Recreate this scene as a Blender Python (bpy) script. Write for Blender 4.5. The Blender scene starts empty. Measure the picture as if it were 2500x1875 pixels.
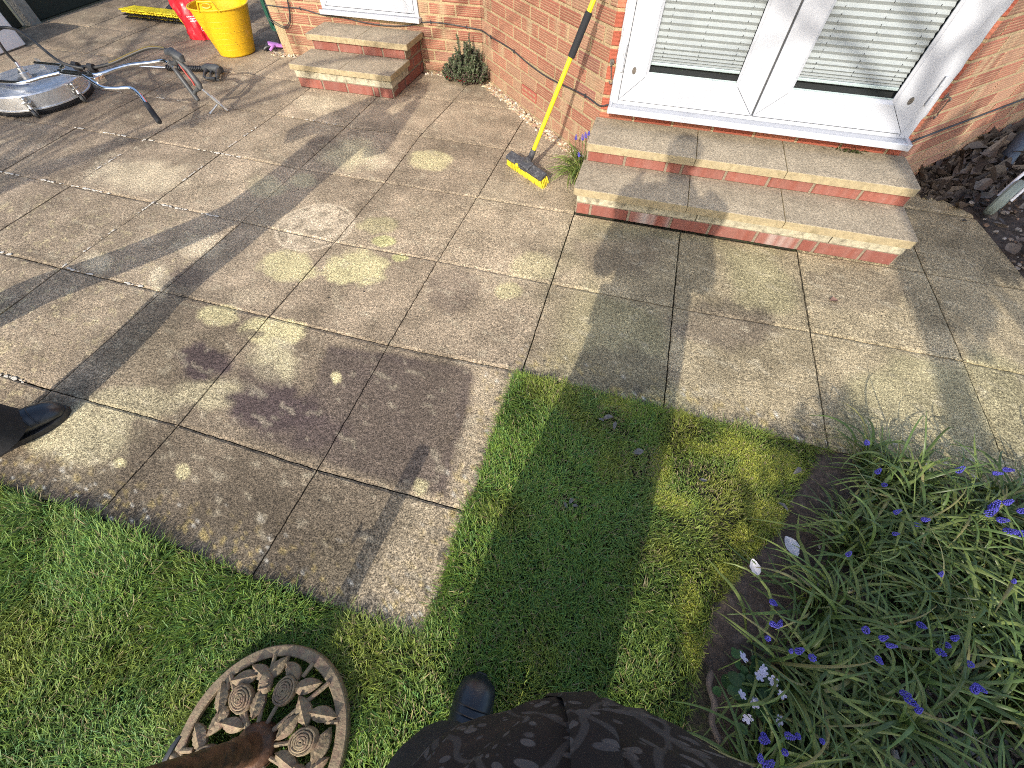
import bpy, bmesh, math, random
import numpy as np
from mathutils import Vector, Matrix, noise as mnoise

# ---------------------------------------------------------------- camera, sky, sun, exposure
scene = bpy.context.scene
COL = scene.collection
CAMC = (2.65735, -2.17436, 1.37856)
RGT = Vector((0.960007, 0.279976, -0.000165))
DWN = Vector((0.232257, -0.796711, -0.557951))
FWD = Vector((-0.156344, 0.535598, -0.829874))
cam_d = bpy.data.cameras.new('camera')
cam = bpy.data.objects.new('camera', cam_d)
COL.objects.link(cam)
m = Matrix((RGT, -DWN, -FWD)).transposed().to_4x4()
m.translation = Vector(CAMC)
cam.matrix_world = m
cam_d.sensor_width = 36.0
cam_d.lens = 980.87 / 2500 * 36.0
cam_d.clip_start = 0.01
cam_d.clip_end = 500
scene.camera = cam
scene.cycles.filter_width = 1.0
scene.cycles.use_denoising = False      # keep the fine grain of stone and grass

SUN_AZ, SUN_EL = math.radians(3.5), math.radians(28.5)
world = bpy.data.worlds.new("World")
scene.world = world
world.use_nodes = True
wn = world.node_tree
bg = wn.nodes['Background']
sky = wn.nodes.new('ShaderNodeTexSky')
sky.sky_type = 'NISHITA'
sky.sun_disc = False
sky.sun_elevation = SUN_EL
sky.sun_rotation = math.pi + SUN_AZ
sky.air_density = 1.0
sky.dust_density = 2.0
sky.ozone_density = 1.0
wn.links.new(sky.outputs[0], bg.inputs[0])
bg.inputs[1].default_value = 0.15
ld = bpy.data.lights.new('sun', 'SUN')
ld.energy = 2.3
ld.angle = math.radians(0.55)
ld.color = (1.0, 0.93, 0.82)
sun = bpy.data.objects.new('sun', ld)
COL.objects.link(sun)
LD = Vector((math.sin(SUN_AZ) * math.cos(SUN_EL), math.cos(SUN_AZ) * math.cos(SUN_EL), -math.sin(SUN_EL)))
sun.rotation_euler = LD.to_track_quat('-Z', 'Y').to_euler()
sun.location = (0, -10, 8)
vs = scene.view_settings
scene.display_settings.display_device = 'sRGB'
vs.view_transform = 'Standard'
vs.look = 'None'
vs.exposure = 1.1
vs.gamma = 1
vs.use_curve_mapping = False

random.seed(7)
RNG = np.random.default_rng(7)
U = random.uniform

# ---------------------------------------------------------------- materials
def mat(name, col, rough=0.7, metal=0.0, var=0.0, vscale=20.0, bump=0.0, bscale=80.0, attr=None, col2=None,
        mixlo=0.4, mixhi=0.6, spec=0.5, trans=0.0, coat=0.0, detail=6.0, obj=True, stretch=None):
    """procedural material: base colour (optionally times the colour attribute), noise variation, a second
    colour mixed in by noise, and noise bump"""
    mt = bpy.data.materials.new(name)
    mt.use_nodes = True
    nt = mt.node_tree
    N, L = nt.nodes, nt.links
    b = N['Principled BSDF']
    b.inputs['Roughness'].default_value = rough
    b.inputs['Metallic'].default_value = metal
    b.inputs['Specular IOR Level'].default_value = spec
    if coat:
        b.inputs['Coat Weight'].default_value = coat
    tc = N.new('ShaderNodeTexCoord')
    co = tc.outputs['Object']
    if stretch:
        mp = N.new('ShaderNodeMapping')
        mp.inputs['Scale'].default_value = stretch
        L.new(co, mp.inputs[0])
        co = mp.outputs[0]
    rgb = N.new('ShaderNodeRGB')
    rgb.outputs[0].default_value = (*col, 1)
    cur = rgb.outputs[0]
    if attr:
        a = N.new('ShaderNodeAttribute')
        a.attribute_name = attr
        mx = N.new('ShaderNodeMix')
        mx.data_type = 'RGBA'
        mx.blend_type = 'MULTIPLY'
        mx.inputs[0].default_value = 1
        L.new(cur, mx.inputs[6])
        L.new(a.outputs['Color'], mx.inputs[7])
        cur = mx.outputs[2]
    if col2 is not None:
        n2 = N.new('ShaderNodeTexNoise')
        n2.inputs['Scale'].default_value = vscale
        n2.inputs['Detail'].default_value = detail
        n2.inputs['Roughness'].default_value = 0.65
        L.new(co, n2.inputs['Vector'])
        mr = N.new('ShaderNodeMapRange')
        mr.inputs[1].default_value = mixlo
        mr.inputs[2].default_value = mixhi
        L.new(n2.outputs[0], mr.inputs[0])
        mx = N.new('ShaderNodeMix')
        mx.data_type = 'RGBA'
        L.new(mr.outputs[0], mx.inputs[0])
        L.new(cur, mx.inputs[6])
        mx.inputs[7].default_value = (*col2, 1)
        cur = mx.outputs[2]
    if var:
        n1 = N.new('ShaderNodeTexNoise')
        n1.inputs['Scale'].default_value = vscale * 1.7
        n1.inputs['Detail'].default_value = detail
        L.new(co, n1.inputs['Vector'])
        mr = N.new('ShaderNodeMapRange')
        mr.inputs[1].default_value = 0.25
        mr.inputs[2].default_value = 0.75
        mr.inputs[3].default_value = 1 - var
        mr.inputs[4].default_value = 1 + var
        L.new(n1.outputs[0], mr.inputs[0])
        mx = N.new('ShaderNodeVectorMath')
        mx.operation = 'SCALE'
        L.new(cur, mx.inputs[0])
        L.new(mr.outputs[0], mx.inputs['Scale'])
        cur = mx.outputs[0]
    L.new(cur, b.inputs['Base Color'])
    if bump:
        nb = N.new('ShaderNodeTexNoise')
        nb.inputs['Scale'].default_value = bscale
        nb.inputs['Detail'].default_value = 5
        L.new(co, nb.inputs['Vector'])
        bp = N.new('ShaderNodeBump')
        bp.inputs['Strength'].default_value = bump
        bp.inputs['Distance'].default_value = 0.004
        L.new(nb.outputs[0], bp.inputs['Height'])
        L.new(bp.outputs[0], b.inputs['Normal'])
    if trans:
        tr = N.new('ShaderNodeBsdfTranslucent')
        L.new(cur, tr.inputs['Color'])
        ms = N.new('ShaderNodeMixShader')
        ms.inputs[0].default_value = trans
        L.new(b.outputs[0], ms.inputs[1])
        L.new(tr.outputs[0], ms.inputs[2])
        L.new(ms.outputs[0], N['Material Output'].inputs['Surface'])
    return mt

def speckle(name, attr='Col', base=(1, 1, 1), lo=0.36, hi=1.64, s1=210.0, s2=75.0, bump=0.5, spots=True):
    """exposed-aggregate concrete: colour attribute times two scales of grain"""
    mt = bpy.data.materials.new(name)
    mt.use_nodes = True
    nt = mt.node_tree
    N, L = nt.nodes, nt.links
    b = N['Principled BSDF']
    b.inputs['Roughness'].default_value = 0.88
    b.inputs['Specular IOR Level'].default_value = 0.25
    tc = N.new('ShaderNodeTexCoord')
    co = tc.outputs['Object']
    if attr:
        a = N.new('ShaderNodeAttribute')
        a.attribute_name = attr
        cur = a.outputs['Color']
    else:
        r = N.new('ShaderNodeRGB')
        r.outputs[0].default_value = (*base, 1)
        cur = r.outputs[0]
    def scal(cur, fac):
        mx = N.new('ShaderNodeVectorMath')
        mx.operation = 'SCALE'
        L.new(cur, mx.inputs[0])
        L.new(fac, mx.inputs['Scale'])
        return mx.outputs[0]
    def noise(s, d=2.0, r=0.6):
        n = N.new('ShaderNodeTexNoise')
        n.inputs['Scale'].default_value = s
        n.inputs['Detail'].default_value = d
        n.inputs['Roughness'].default_value = r
        L.new(co, n.inputs['Vector'])
        return n.outputs[0]
    def mr(v, a0, a1, b0, b1):
        q = N.new('ShaderNodeMapRange')
        for i, x in enumerate((a0, a1, b0, b1)):
            q.inputs[i + 1].default_value = x
        L.new(v, q.inputs[0])
        return q.outputs[0]
    g1 = noise(s1, 1.5)
    cur = scal(cur, mr(g1, 0.34, 0.66, lo, hi))
    g2 = noise(s2, 3.0, 0.75)
    cur = scal(cur, mr(g2, 0.30, 0.70, 0.42, 1.58))
    g3 = noise(9.0, 6.0, 0.7)
    cur = scal(cur, mr(g3, 0.3, 0.7, 0.80, 1.20))
    # pale stones scattered through the face
    v = N.new('ShaderNodeTexVoronoi')
    v.inputs['Scale'].default_value = 140.0
    L.new(co, v.inputs['Vector'])
    pick = N.new('ShaderNodeSeparateColor')
    L.new(v.outputs['Color'], pick.inputs[0])
    near = mr(v.outputs['Distance'], 0.26, 0.36, 1.0, 0.0)
    some = mr(pick.outputs[0], 0.80, 0.84, 0.0, 0.65)
    mul = N.new('ShaderNodeMath')
    mul.operation = 'MULTIPLY'
    L.new(near, mul.inputs[0])
    L.new(some, mul.inputs[1])
    mx = N.new('ShaderNodeMix')
    mx.data_type = 'RGBA'
    L.new(mul.outputs[0], mx.inputs[0])
    L.new(cur, mx.inputs[6])
    br = N.new('ShaderNodeVectorMath')
    br.operation = 'SCALE'
    L.new(cur, br.inputs[0])
    br.inputs['Scale'].default_value = 1.55
    L.new(br.outputs[0], mx.inputs[7])
    cur = mx.outputs[2]
    L.new(cur, b.inputs['Base Color'])
    bp = N.new('ShaderNodeBump')
    bp.inputs['Strength'].default_value = bump
    bp.inputs['Distance'].default_value = 0.003
    ad = N.new('ShaderNodeMath')
    ad.operation = 'ADD'
    L.new(g1, ad.inputs[0])
    L.new(g2, ad.inputs[1])
    L.new(ad.outputs[0], bp.inputs['Height'])
    L.new(bp.outputs[0], b.inputs['Normal'])
    return mt

def glass_mat(name):
    mt = bpy.data.materials.new(name)
    mt.use_nodes = True
    nt = mt.node_tree
    N, L = nt.nodes, nt.links
    N.remove(N['Principled BSDF'])
    t = N.new('ShaderNodeBsdfTransparent')
    t.inputs[0].default_value = (0.93, 0.96, 0.96, 1)
    g = N.new('ShaderNodeBsdfGlossy')
    g.inputs['Roughness'].default_value = 0.02
    f = N.new('ShaderNodeFresnel')
    f.inputs[0].default_value = 1.5
    ms = N.new('ShaderNodeMixShader')
    L.new(f.outputs[0], ms.inputs[0])
    L.new(t.outputs[0], ms.inputs[1])
    L.new(g.outputs[0], ms.inputs[2])
    L.new(ms.outputs[0], N['Material Output'].inputs['Surface'])
    return mt

# ---------------------------------------------------------------- mesh helper
class MB:
    def __init__(s):
        s.v, s.f, s.mi, s.c = [], [], [], []
    def add(s, vs, fs, mi=0, col=None):
        o = len(s.v)
        s.v += [tuple(p) for p in vs]
        s.f += [tuple(i + o for i in f) for f in fs]
        s.mi += [mi] * len(fs)
        s.c += [col or (1, 1, 1)] * len(vs)
        return s
    def box(s, a, b, bev=0.0, mi=0, col=None, mtx=None):
        """axis-aligned box from a to b, optionally chamfered, optionally transformed"""
        x0, y0, z0 = a
        x1, y1, z1 = b
        bm = bmesh.new()
        bmesh.ops.create_cube(bm, size=1)
        for v in bm.verts:
            v.co = Vector(((x0 + x1) / 2 + v.co.x * (x1 - x0), (y0 + y1) / 2 + v.co.y * (y1 - y0), (z0 + z1) / 2 + v.co.z * (z1 - z0)))
        if bev > 0:
            bmesh.ops.bevel(bm, geom=bm.edges[:], offset=bev, segments=2, profile=0.5, affect='EDGES')
        s.bm(bm, mi, col, mtx)
        return s
    def bm(s, bm, mi=0, col=None, mtx=None):
        bm.verts.index_update()
        vs = [(mtx @ v.co if mtx else v.co) for v in bm.verts]
        s.add(vs, [[v.index for v in f.verts] for f in bm.faces], mi, col)
        bm.free()
    def tube(s, path, r, n=10, mi=0, col=None, cap=True, flat=1.0):
        P = [Vector(p) for p in path]
        R = r if isinstance(r, (list, tuple)) else [r] * len(P)
        ref = None
        vs = []
        for i, p in enumerate(P):
            d = (P[min(i + 1, len(P) - 1)] - P[max(i - 1, 0)]).normalized()
            if ref is None:
                ref = d.orthogonal().normalized()
            ref = (ref - d * ref.dot(d))
            ref = ref.normalized() if ref.length > 1e-6 else d.orthogonal().normalized()
            bi = d.cross(ref)
            for k in range(n):
                a = 2 * math.pi * k / n
                vs.append(p + ref * (math.cos(a) * R[i]) + bi * (math.sin(a) * R[i] * flat))
        fs = []
        for i in range(len(P) - 1):
            for k in range(n):
                k2 = (k + 1) % n
                fs.append((i * n + k, i * n + k2, (i + 1) * n + k2, (i + 1) * n + k))
        if cap:
            fs.append(tuple(range(n))[::-1])
            fs.append(tuple((len(P) - 1) * n + k for k in range(n)))
        return s.add(vs, fs, mi, col)
    def lathe(s, prof, c=(0, 0, 0), n=48, mi=0, col=None, mtx=None, closed=False):
        vs, fs = [], []
        for r, z in prof:
            for k in range(n):
                a = 2 * math.pi * k / n
                p = Vector((c[0] + r * math.cos(a), c[1] + r * math.sin(a), c[2] + z))
                vs.append(mtx @ p if mtx else p)
        m_ = len(prof)
        for i in range(m_ if closed else m_ - 1):
            j = (i + 1) % m_
            for k in range(n):
                k2 = (k + 1) % n
                fs.append((i * n + k, i * n + k2, j * n + k2, j * n + k))
        return s.add(vs, fs, mi, col)
    def loft(s, rings, mi=0, col=None, cap=True):
        n = len(rings[0])
        vs = [p for r in rings for p in r]
        fs = []
        for i in range(len(rings) - 1):
            for k in range(n):
                k2 = (k + 1) % n
                fs.append((i * n + k, i * n + k2, (i + 1) * n + k2, (i + 1) * n + k))
        if cap:
            fs.append(tuple(range(n))[::-1])
            fs.append(tuple((len(rings) - 1) * n + k for k in range(n)))
        return s.add(vs, fs, mi, col)
    def prism(s, poly, h0, h1, frame=None, mi=0, col=None, bev=0.0):
        """polygon (2-D) extruded from h0 to h1; frame maps (a, b, h) to a point"""
        fr = frame or (lambda a, b, h: (a, b, h))
        bm = bmesh.new()
        n = len(poly)
        lo = [bm.verts.new(Vector((a, b, h0))) for a, b in poly]
        hi = [bm.verts.new(Vector((a, b, h1))) for a, b in poly]
        bm.faces.new(lo[::-1])
        top = bm.faces.new(hi)
        for i in range(n):
            bm.faces.new((lo[i], lo[(i + 1) % n], hi[(i + 1) % n], hi[i]))
        if bev:
            bmesh.ops.bevel(bm, geom=list(top.edges), offset=bev, segments=2, profile=0.5, affect='EDGES')
        for v in bm.verts:
            v.co = Vector(fr(*v.co))
        s.bm(bm, mi, col)
        return s
    def ball(s, c, r, sub=1, mi=0, col=None, sc=(1, 1, 1), jit=0.0, mtx=None):
        bm = bmesh.new()
        bmesh.ops.create_icosphere(bm, subdivisions=sub, radius=1)
        for v in bm.verts:
            k = 1 + U(-jit, jit)
            q = Vector((v.co.x * sc[0] * r * k, v.co.y * sc[1] * r * k, v.co.z * sc[2] * r * k))
            v.co = (mtx @ q if mtx else q) + Vector(c)
        s.bm(bm, mi, col)
        return s
    def build(s, name, mats, parent=None, smooth=False, attr=False, loc=None, angle=40):
        me = bpy.data.meshes.new(name)
        me.from_pydata(s.v, [], s.f)
        mats = mats if isinstance(mats, (list, tuple)) else [mats]
        for q in mats:
            me.materials.append(q)
        if len(mats) > 1:
            me.polygons.foreach_set('material_index', s.mi)
        if attr:
            a = me.attributes.new('Col', 'FLOAT_COLOR', 'POINT')
            arr = np.ones((len(s.v), 4), dtype=np.float32)
            arr[:, :3] = np.array(s.c)
            a.data.foreach_set('color', arr.ravel())
        bm = bmesh.new()
        bm.from_mesh(me)
        bmesh.ops.recalc_face_normals(bm, faces=bm.faces[:])
        if loc is not None:
            bmesh.ops.translate(bm, verts=bm.verts[:], vec=-Vector(loc))
        bm.to_mesh(me)
        bm.free()
        if smooth:
            me.polygons.foreach_set('use_smooth', [True] * len(me.polygons))
            me.set_sharp_from_angle(angle=math.radians(angle))
        me.update()
        return link(name, me, parent, loc)

def link(name, me, parent=None, loc=None):
    o = bpy.data.objects.new(name, me)
    COL.objects.link(o)
    if loc is not None:
        o.location = loc
    if parent is not None:
        o.parent = parent
        o.matrix_parent_inverse = wmat(parent).inverted()   # parts are modelled in world coordinates
    return o

def wmat(o):
    M = Matrix.Translation(o.location)
    return wmat(o.parent) @ o.matrix_parent_inverse @ M if o.parent else M

def thing(name, label, cat, loc=(0, 0, 0), group=None):
    o = bpy.data.objects.new(name, None)
    COL.objects.link(o)
    o.location = loc
    o.empty_display_size = 0.05
    return tag(o, label, cat, group)

def tag(o, label, cat=None, group=None, kind=None):
    if label:
        o['label'] = label
    if cat:
        o['category'] = cat
    if group:
        o['group'] = group
    if kind:
        o['kind'] = kind
    return o

def raw_mesh(name, verts, faces, mats, cols=None, smooth=False, parent=None):
    """big numpy meshes: verts (n,3), faces (m,k) all with k corners"""
    me = bpy.data.meshes.new(name)
    nv, nf, k = len(verts), len(faces), faces.shape[1]
    me.vertices.add(nv)
    me.vertices.foreach_set('co', np.asarray(verts, dtype=np.float32).ravel())
    me.loops.add(nf * k)
    me.loops.foreach_set('vertex_index', np.asarray(faces, dtype=np.int32).ravel())
    me.polygons.add(nf)
    me.polygons.foreach_set('loop_start', np.arange(0, nf * k, k, dtype=np.int32))
    me.polygons.foreach_set('loop_total', np.full(nf, k, dtype=np.int32))
    for q in (mats if isinstance(mats, (list, tuple)) else [mats]):
        me.materials.append(q)
    if cols is not None:
        a = me.attributes.new('Col', 'FLOAT_COLOR', 'POINT')
        arr = np.ones((nv, 4), dtype=np.float32)
        arr[:, :3] = cols
        a.data.foreach_set('color', arr.ravel())
    me.update(calc_edges=True)
    if smooth:
        me.polygons.foreach_set('use_smooth', [True] * nf)
    return link(name, me, parent)

# value noise used for stains, grass tone and bent outlines
_LAT = RNG.random((256, 256))
def vnoise(x, y, s=1.0, oct=3, seed=0):
    x, y = np.asarray(x, float) * s + seed * 17.3, np.asarray(y, float) * s + seed * 9.7
    out, amp, tot = 0, 1.0, 0
    for _ in range(oct):
        xi, yi = np.floor(x).astype(int), np.floor(y).astype(int)
        fx, fy = x - xi, y - yi
        fx, fy = fx * fx * (3 - 2 * fx), fy * fy * (3 - 2 * fy)
        g = lambda a, b: _LAT[a % 256, b % 256]
        out = out + amp * ((g(xi, yi) * (1 - fx) + g(xi + 1, yi) * fx) * (1 - fy) + (g(xi, yi + 1) * (1 - fx) + g(xi + 1, yi + 1) * fx) * fy)
        tot += amp
        amp *= 0.55
        x, y = x * 2.03 + 5.1, y * 2.03 + 3.7
    return out / tot
def sstep(a, b, x):
    t = np.clip((x - a) / (b - a), 0, 1)
    return t * t * (3 - 2 * t)
def curve(pts, n=8):
    """Catmull-Rom through pts"""
    P = [Vector(p) for p in pts]
    P = [P[0] * 2 - P[1]] + P + [P[-1] * 2 - P[-2]]
    out = []
    for i in range(1, len(P) - 2):
        for k in range(n):
            t = k / n
            a, b, c, d = P[i - 1], P[i], P[i + 1], P[i + 2]
            out.append(0.5 * ((2 * b) + (c - a) * t + (2 * a - 5 * b + 4 * c - d) * t * t + (3 * b - a - 3 * c + d) * t ** 3))
    out.append(P[-2])
    return out

# ---------------------------------------------------------------- materials in use
M_soil = mat('soil', (0.075, 0.055, 0.042), 0.95, var=0.45, vscale=30, bump=0.9, bscale=120, col2=(0.13, 0.10, 0.08), mixlo=0.5, mixhi=0.65)
M_joint = mat('joint_dirt', (0.06, 0.052, 0.035), 0.95, var=0.5, vscale=60, bump=0.8, bscale=200, col2=(0.07, 0.085, 0.03), mixlo=0.5, mixhi=0.6)
M_slab = speckle('aggregate_slab')
M_tread = speckle('aggregate_tread', attr=None, base=(0.335, 0.278, 0.198), s1=360, s2=120, lo=0.62, hi=1.38)
M_edge = mat('cast_stone_edge', (0.36, 0.29, 0.17), 0.85, var=0.22, vscale=26, bump=0.5, bscale=160, col2=(0.25, 0.20, 0.10), mixlo=0.52, mixhi=0.72)
M_band = mat('cast_stone_band', (0.43, 0.39, 0.28), 0.9, var=0.3, vscale=24, bump=0.6, bscale=150, col2=(0.16, 0.14, 0.10), mixlo=0.5, mixhi=0.7)
M_brick = mat('rustic_brick', (1, 1, 1), 0.85, attr='Col', var=0.16, vscale=70, bump=0.45, bscale=260, spec=0.3)
M_mortar = mat('lime_mortar', (0.385, 0.29, 0.165), 0.95, var=0.28, vscale=60, bump=0.9, bscale=220)
M_mortarg = mat('grey_mortar', (0.25, 0.205, 0.145), 0.95, var=0.3, vscale=60, bump=0.9, bscale=220)
M_sbrick = mat('smooth_brick', (1, 1, 1), 0.7, attr='Col', var=0.12, vscale=50, bump=0.18, bscale=200, spec=0.35, col2=(0.42, 0.24, 0.19), mixlo=0.6, mixhi=0.74)
M_upvc = mat('white_upvc', (0.45, 0.465, 0.50), 0.28, var=0.03, vscale=6, spec=0.5)
M_gap = mat('shadow_gap', (0.12, 0.125, 0.13), 0.6)
M_dark = mat('dark_room', (0.02, 0.022, 0.024), 0.8)
M_glass = glass_mat('double_glazing')
M_blind = mat('pleated_blind', (0.375, 0.385, 0.39), 0.8, var=0.03)
M_rail = mat('blind_rail', (0.43, 0.49, 0.49), 0.4)
M_black = mat('black_plastic', (0.022, 0.022, 0.024), 0.45, var=0.25, vscale=40)
M_cable = mat('cable_sheath', (0.035, 0.036, 0.04), 0.5)
M_iron = mat('old_iron', (0.17, 0.15, 0.13), 0.6, metal=0.6, var=0.35, vscale=60, bump=0.3)
M_airb = mat('terracotta_vent', (0.34, 0.10, 0.07), 0.75, var=0.15, vscale=50)
M_yellow = mat('yellow_plastic', (0.80, 0.60, 0.02), 0.35, var=0.04)
M_bristle = mat('yellow_bristle', (0.80, 0.66, 0.04), 0.5, var=0.15, vscale=30)
M_bcap = mat('broom_head_plastic', (0.05, 0.05, 0.055), 0.6, var=0.5, vscale=55, col2=(0.13, 0.13, 0.13), mixlo=0.5, mixhi=0.7)
M_foam = mat('foam_grip', (0.014, 0.015, 0.018), 0.85, bump=0.2, bscale=300)
M_tub = mat('flexible_tub', (0.72, 0.43, 0.010), 0.40, var=0.07, vscale=3.2, col2=(0.16, 0.09, 0.02), mixlo=0.635, mixhi=0.67, stretch=(9, 9, 13))
M_red = mat('red_bag', (0.62, 0.02, 0.035), 0.3, var=0.12, vscale=12, spec=0.6)
M_bagy = mat('yellow_bag', (0.75, 0.62, 0.06), 0.4, var=0.08)
M_whitepl = mat('white_polythene', (0.74, 0.74, 0.77), 0.4, var=0.05, vscale=8)
M_steel = mat('brushed_steel', (0.72, 0.73, 0.74), 0.42, metal=0.8, var=0.18, vscale=30, bump=0.05, bscale=40)
M_chrome = mat('chrome_tube', (0.75, 0.76, 0.78), 0.12, metal=1.0)
M_zinc = mat('zinc_fitting', (0.55, 0.55, 0.54), 0.35, metal=0.9, var=0.15, vscale=50)
M_hose = mat('rubber_hose', (0.03, 0.03, 0.03), 0.5)
M_brass = mat('brass', (0.65, 0.45, 0.15), 0.3, metal=1.0)
M_gungrey = mat('gun_grey', (0.055, 0.058, 0.06), 0.5, var=0.2, vscale=30)
M_rust = mat('rusty_cast_iron', (0.25, 0.195, 0.118), 0.72, metal=0.1, var=0.3, vscale=55, bump=0.5, bscale=180, col2=(0.20, 0.125, 0.085), mixlo=0.45, mixhi=0.68)
M_rusttube = mat('rust_brown_tube', (0.12, 0.062, 0.036), 0.48, metal=0.35, var=0.4, vscale=30, bump=0.5, bscale=90, col2=(0.045, 0.032, 0.026), mixlo=0.48, mixhi=0.62)
M_boot = mat('rubber_boot', (0.018, 0.021, 0.027), 0.34, var=0.3, vscale=20, spec=0.55, bump=0.05)
M_trouser = mat('dark_trousers', (0.016, 0.016, 0.018), 0.9, var=0.3, vscale=40, bump=0.3, bscale=60)
M_skin = mat('skin', (0.55, 0.33, 0.24), 0.5, var=0.06, vscale=20)
M_hair = mat('hair', (0.06, 0.04, 0.03), 0.6, var=0.3, vscale=80, bump=0.5, bscale=200)
M_knit = mat('knitted_hat', (0.05, 0.05, 0.06), 0.95, bump=0.6, bscale=160)
M_eye = mat('eye_white', (0.75, 0.74, 0.72), 0.2)
M_lip = mat('lips', (0.45, 0.18, 0.15), 0.5)
M_phone = mat('phone_case', (0.02, 0.02, 0.025), 0.3)
M_fence = mat('dark_fence_board', (0.022, 0.026, 0.018), 0.85, var=0.4, vscale=14, bump=0.4, bscale=60, stretch=(1, 1, 8))
M_conc = mat('concrete_post', (0.26, 0.25, 0.22), 0.9, var=0.25, vscale=20, bump=0.5, bscale=120)
M_ghose = mat('green_hose', (0.012, 0.075, 0.05), 0.4)
M_glove = mat('purple_glove', (0.48, 0.20, 0.55), 0.6, var=0.15, vscale=40)
M_leafs = mat('plant_leaf', (1, 1, 1), 0.5, attr='Col', var=0.2, vscale=60, trans=0.25)
M_strap = mat('strap_leaf', (1, 1, 1), 0.42, attr='Col', var=0.15, vscale=40, trans=0.22, spec=0.5)
M_blade = mat('grass_blade', (1, 1, 1), 0.5, attr='Col', trans=0.3, spec=0.35)
M_flower = mat('violet_blue_bells', (0.085, 0.075, 0.46), 0.55, var=0.35, vscale=300)
M_stalk = mat('flower_stalk', (0.09, 0.14, 0.035), 0.6)
M_petal = mat('white_petal', (0.74, 0.71, 0.74), 0.55, var=0.08, vscale=60, trans=0.2)
M_violet = mat('pale_violet_petal', (0.60, 0.58, 0.74), 0.55, trans=0.2)
M_stone = mat('pebble', (1, 1, 1), 0.75, attr='Col', var=0.2, vscale=90, bump=0.3, bscale=150)
M_litter = mat('dead_leaf', (1, 1, 1), 0.7, attr='Col', var=0.25, vscale=50, bump=0.5, bscale=90)
M_bark = mat('bark', (0.13, 0.10, 0.08), 0.9, var=0.35, vscale=20, bump=0.8, bscale=50)
M_sage = mat('sage_rubber_wheel', (0.22, 0.26, 0.23), 0.6, var=0.06)
M_bluegrey = mat('blue_grey_frame', (0.06, 0.075, 0.10), 0.55, var=0.5, vscale=90, bump=0.5, bscale=200)
M_lawn = mat('lawn_soil', (0.06, 0.07, 0.025), 0.95, var=0.5, vscale=25, bump=0.8, bscale=120, col2=(0.085, 0.065, 0.045), mixlo=0.45, mixhi=0.6)
M_grit = mat('white_mortar_bits', (0.62, 0.58, 0.50), 0.9, var=0.15, vscale=80, bump=0.6, bscale=200)

# ================================================================ SETTING: ground and patio
def quad_sheet(name, x0, y0, x1, y1, z, mt, n=1):
    mb = MB()
    mb.add([(x0, y0, z), (x1, y0, z), (x1, y1, z), (x0, y1, z)], [(0, 1, 2, 3)])
    return mb.build(name, mt)
tag(quad_sheet('ground', -60, -60, 60, 60, -0.045, M_lawn), 'brown earth and turf under the garden', None, None, 'structure')
tag(quad_sheet('patio_bed', -4.4, -2.21, 5.6, 4.6, -0.022, M_joint), 'dark dirt showing in the joints between the slabs', None, None, 'structure')

# measured slab corners (metres), the rest falls on the 0.6 m grid
GX = {-6: -3.63, -5: -3.03, -4: -2.43, -3: -1.83, -2: -1.225, -1: -0.634, 0: -0.015, 1: 0.594, 2: 1.201, 3: 1.815, 4: 2.41, 5: 3.011, 6: 3.616, 7: 4.226, 8: 4.83, 9: 5.43}
GY = {-7: 4.16, -6: 3.56, -5: 2.96, -4: 2.36, -3: 1.76, -2: 1.16, -1: 0.561, 0: -0.041, 1: -0.637, 2: -1.235, 3: -1.835, 4: -2.212}
MEAS = {(0, -1): (-0.007, 0.57), (1, -1): (0.604, 0.543), (2, -1): (1.175, 0.567), (-2, 0): (-1.266, -0.022), (-1, 0): (-0.647, -0.022), (0, 0): (-0.016, -0.033), (1, 0): (0.602, -0.056), (2, 0): (1.208, -0.049), (-2, 1): (-1.216, -0.628), (-1, 1): (-0.646, -0.627), (0, 1): (-0.011, -0.632), (1, 1): (0.61, -0.648), (2, 1): (1.211, -0.661), (3, 1): (1.807, -0.649), (4, 1): (2.415, -0.652), (5, 1): (3.01, -0.646), (6, 1): (3.618, -0.629), (7, 1): (4.231, -0.627), (0, 2): (-0.028, -1.242), (1, 2): (0.597, -1.24), (2, 2): (1.201, -1.239), (3, 2): (1.812, -1.238), (4, 2): (2.421, -1.212), (1, 3): (0.594, -1.843), (2, 3): (1.208, -1.83), (3, 3): (1.824, -1.841), (4, 3): (2.398, -1.83), (2, 4): (1.193, -2.197), (3, 4): (1.818, -2.216), (4, 4): (2.411, -2.218)}
def corner(i, j):
    return MEAS.get((i, j), (GX[i], GY[j]))

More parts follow.
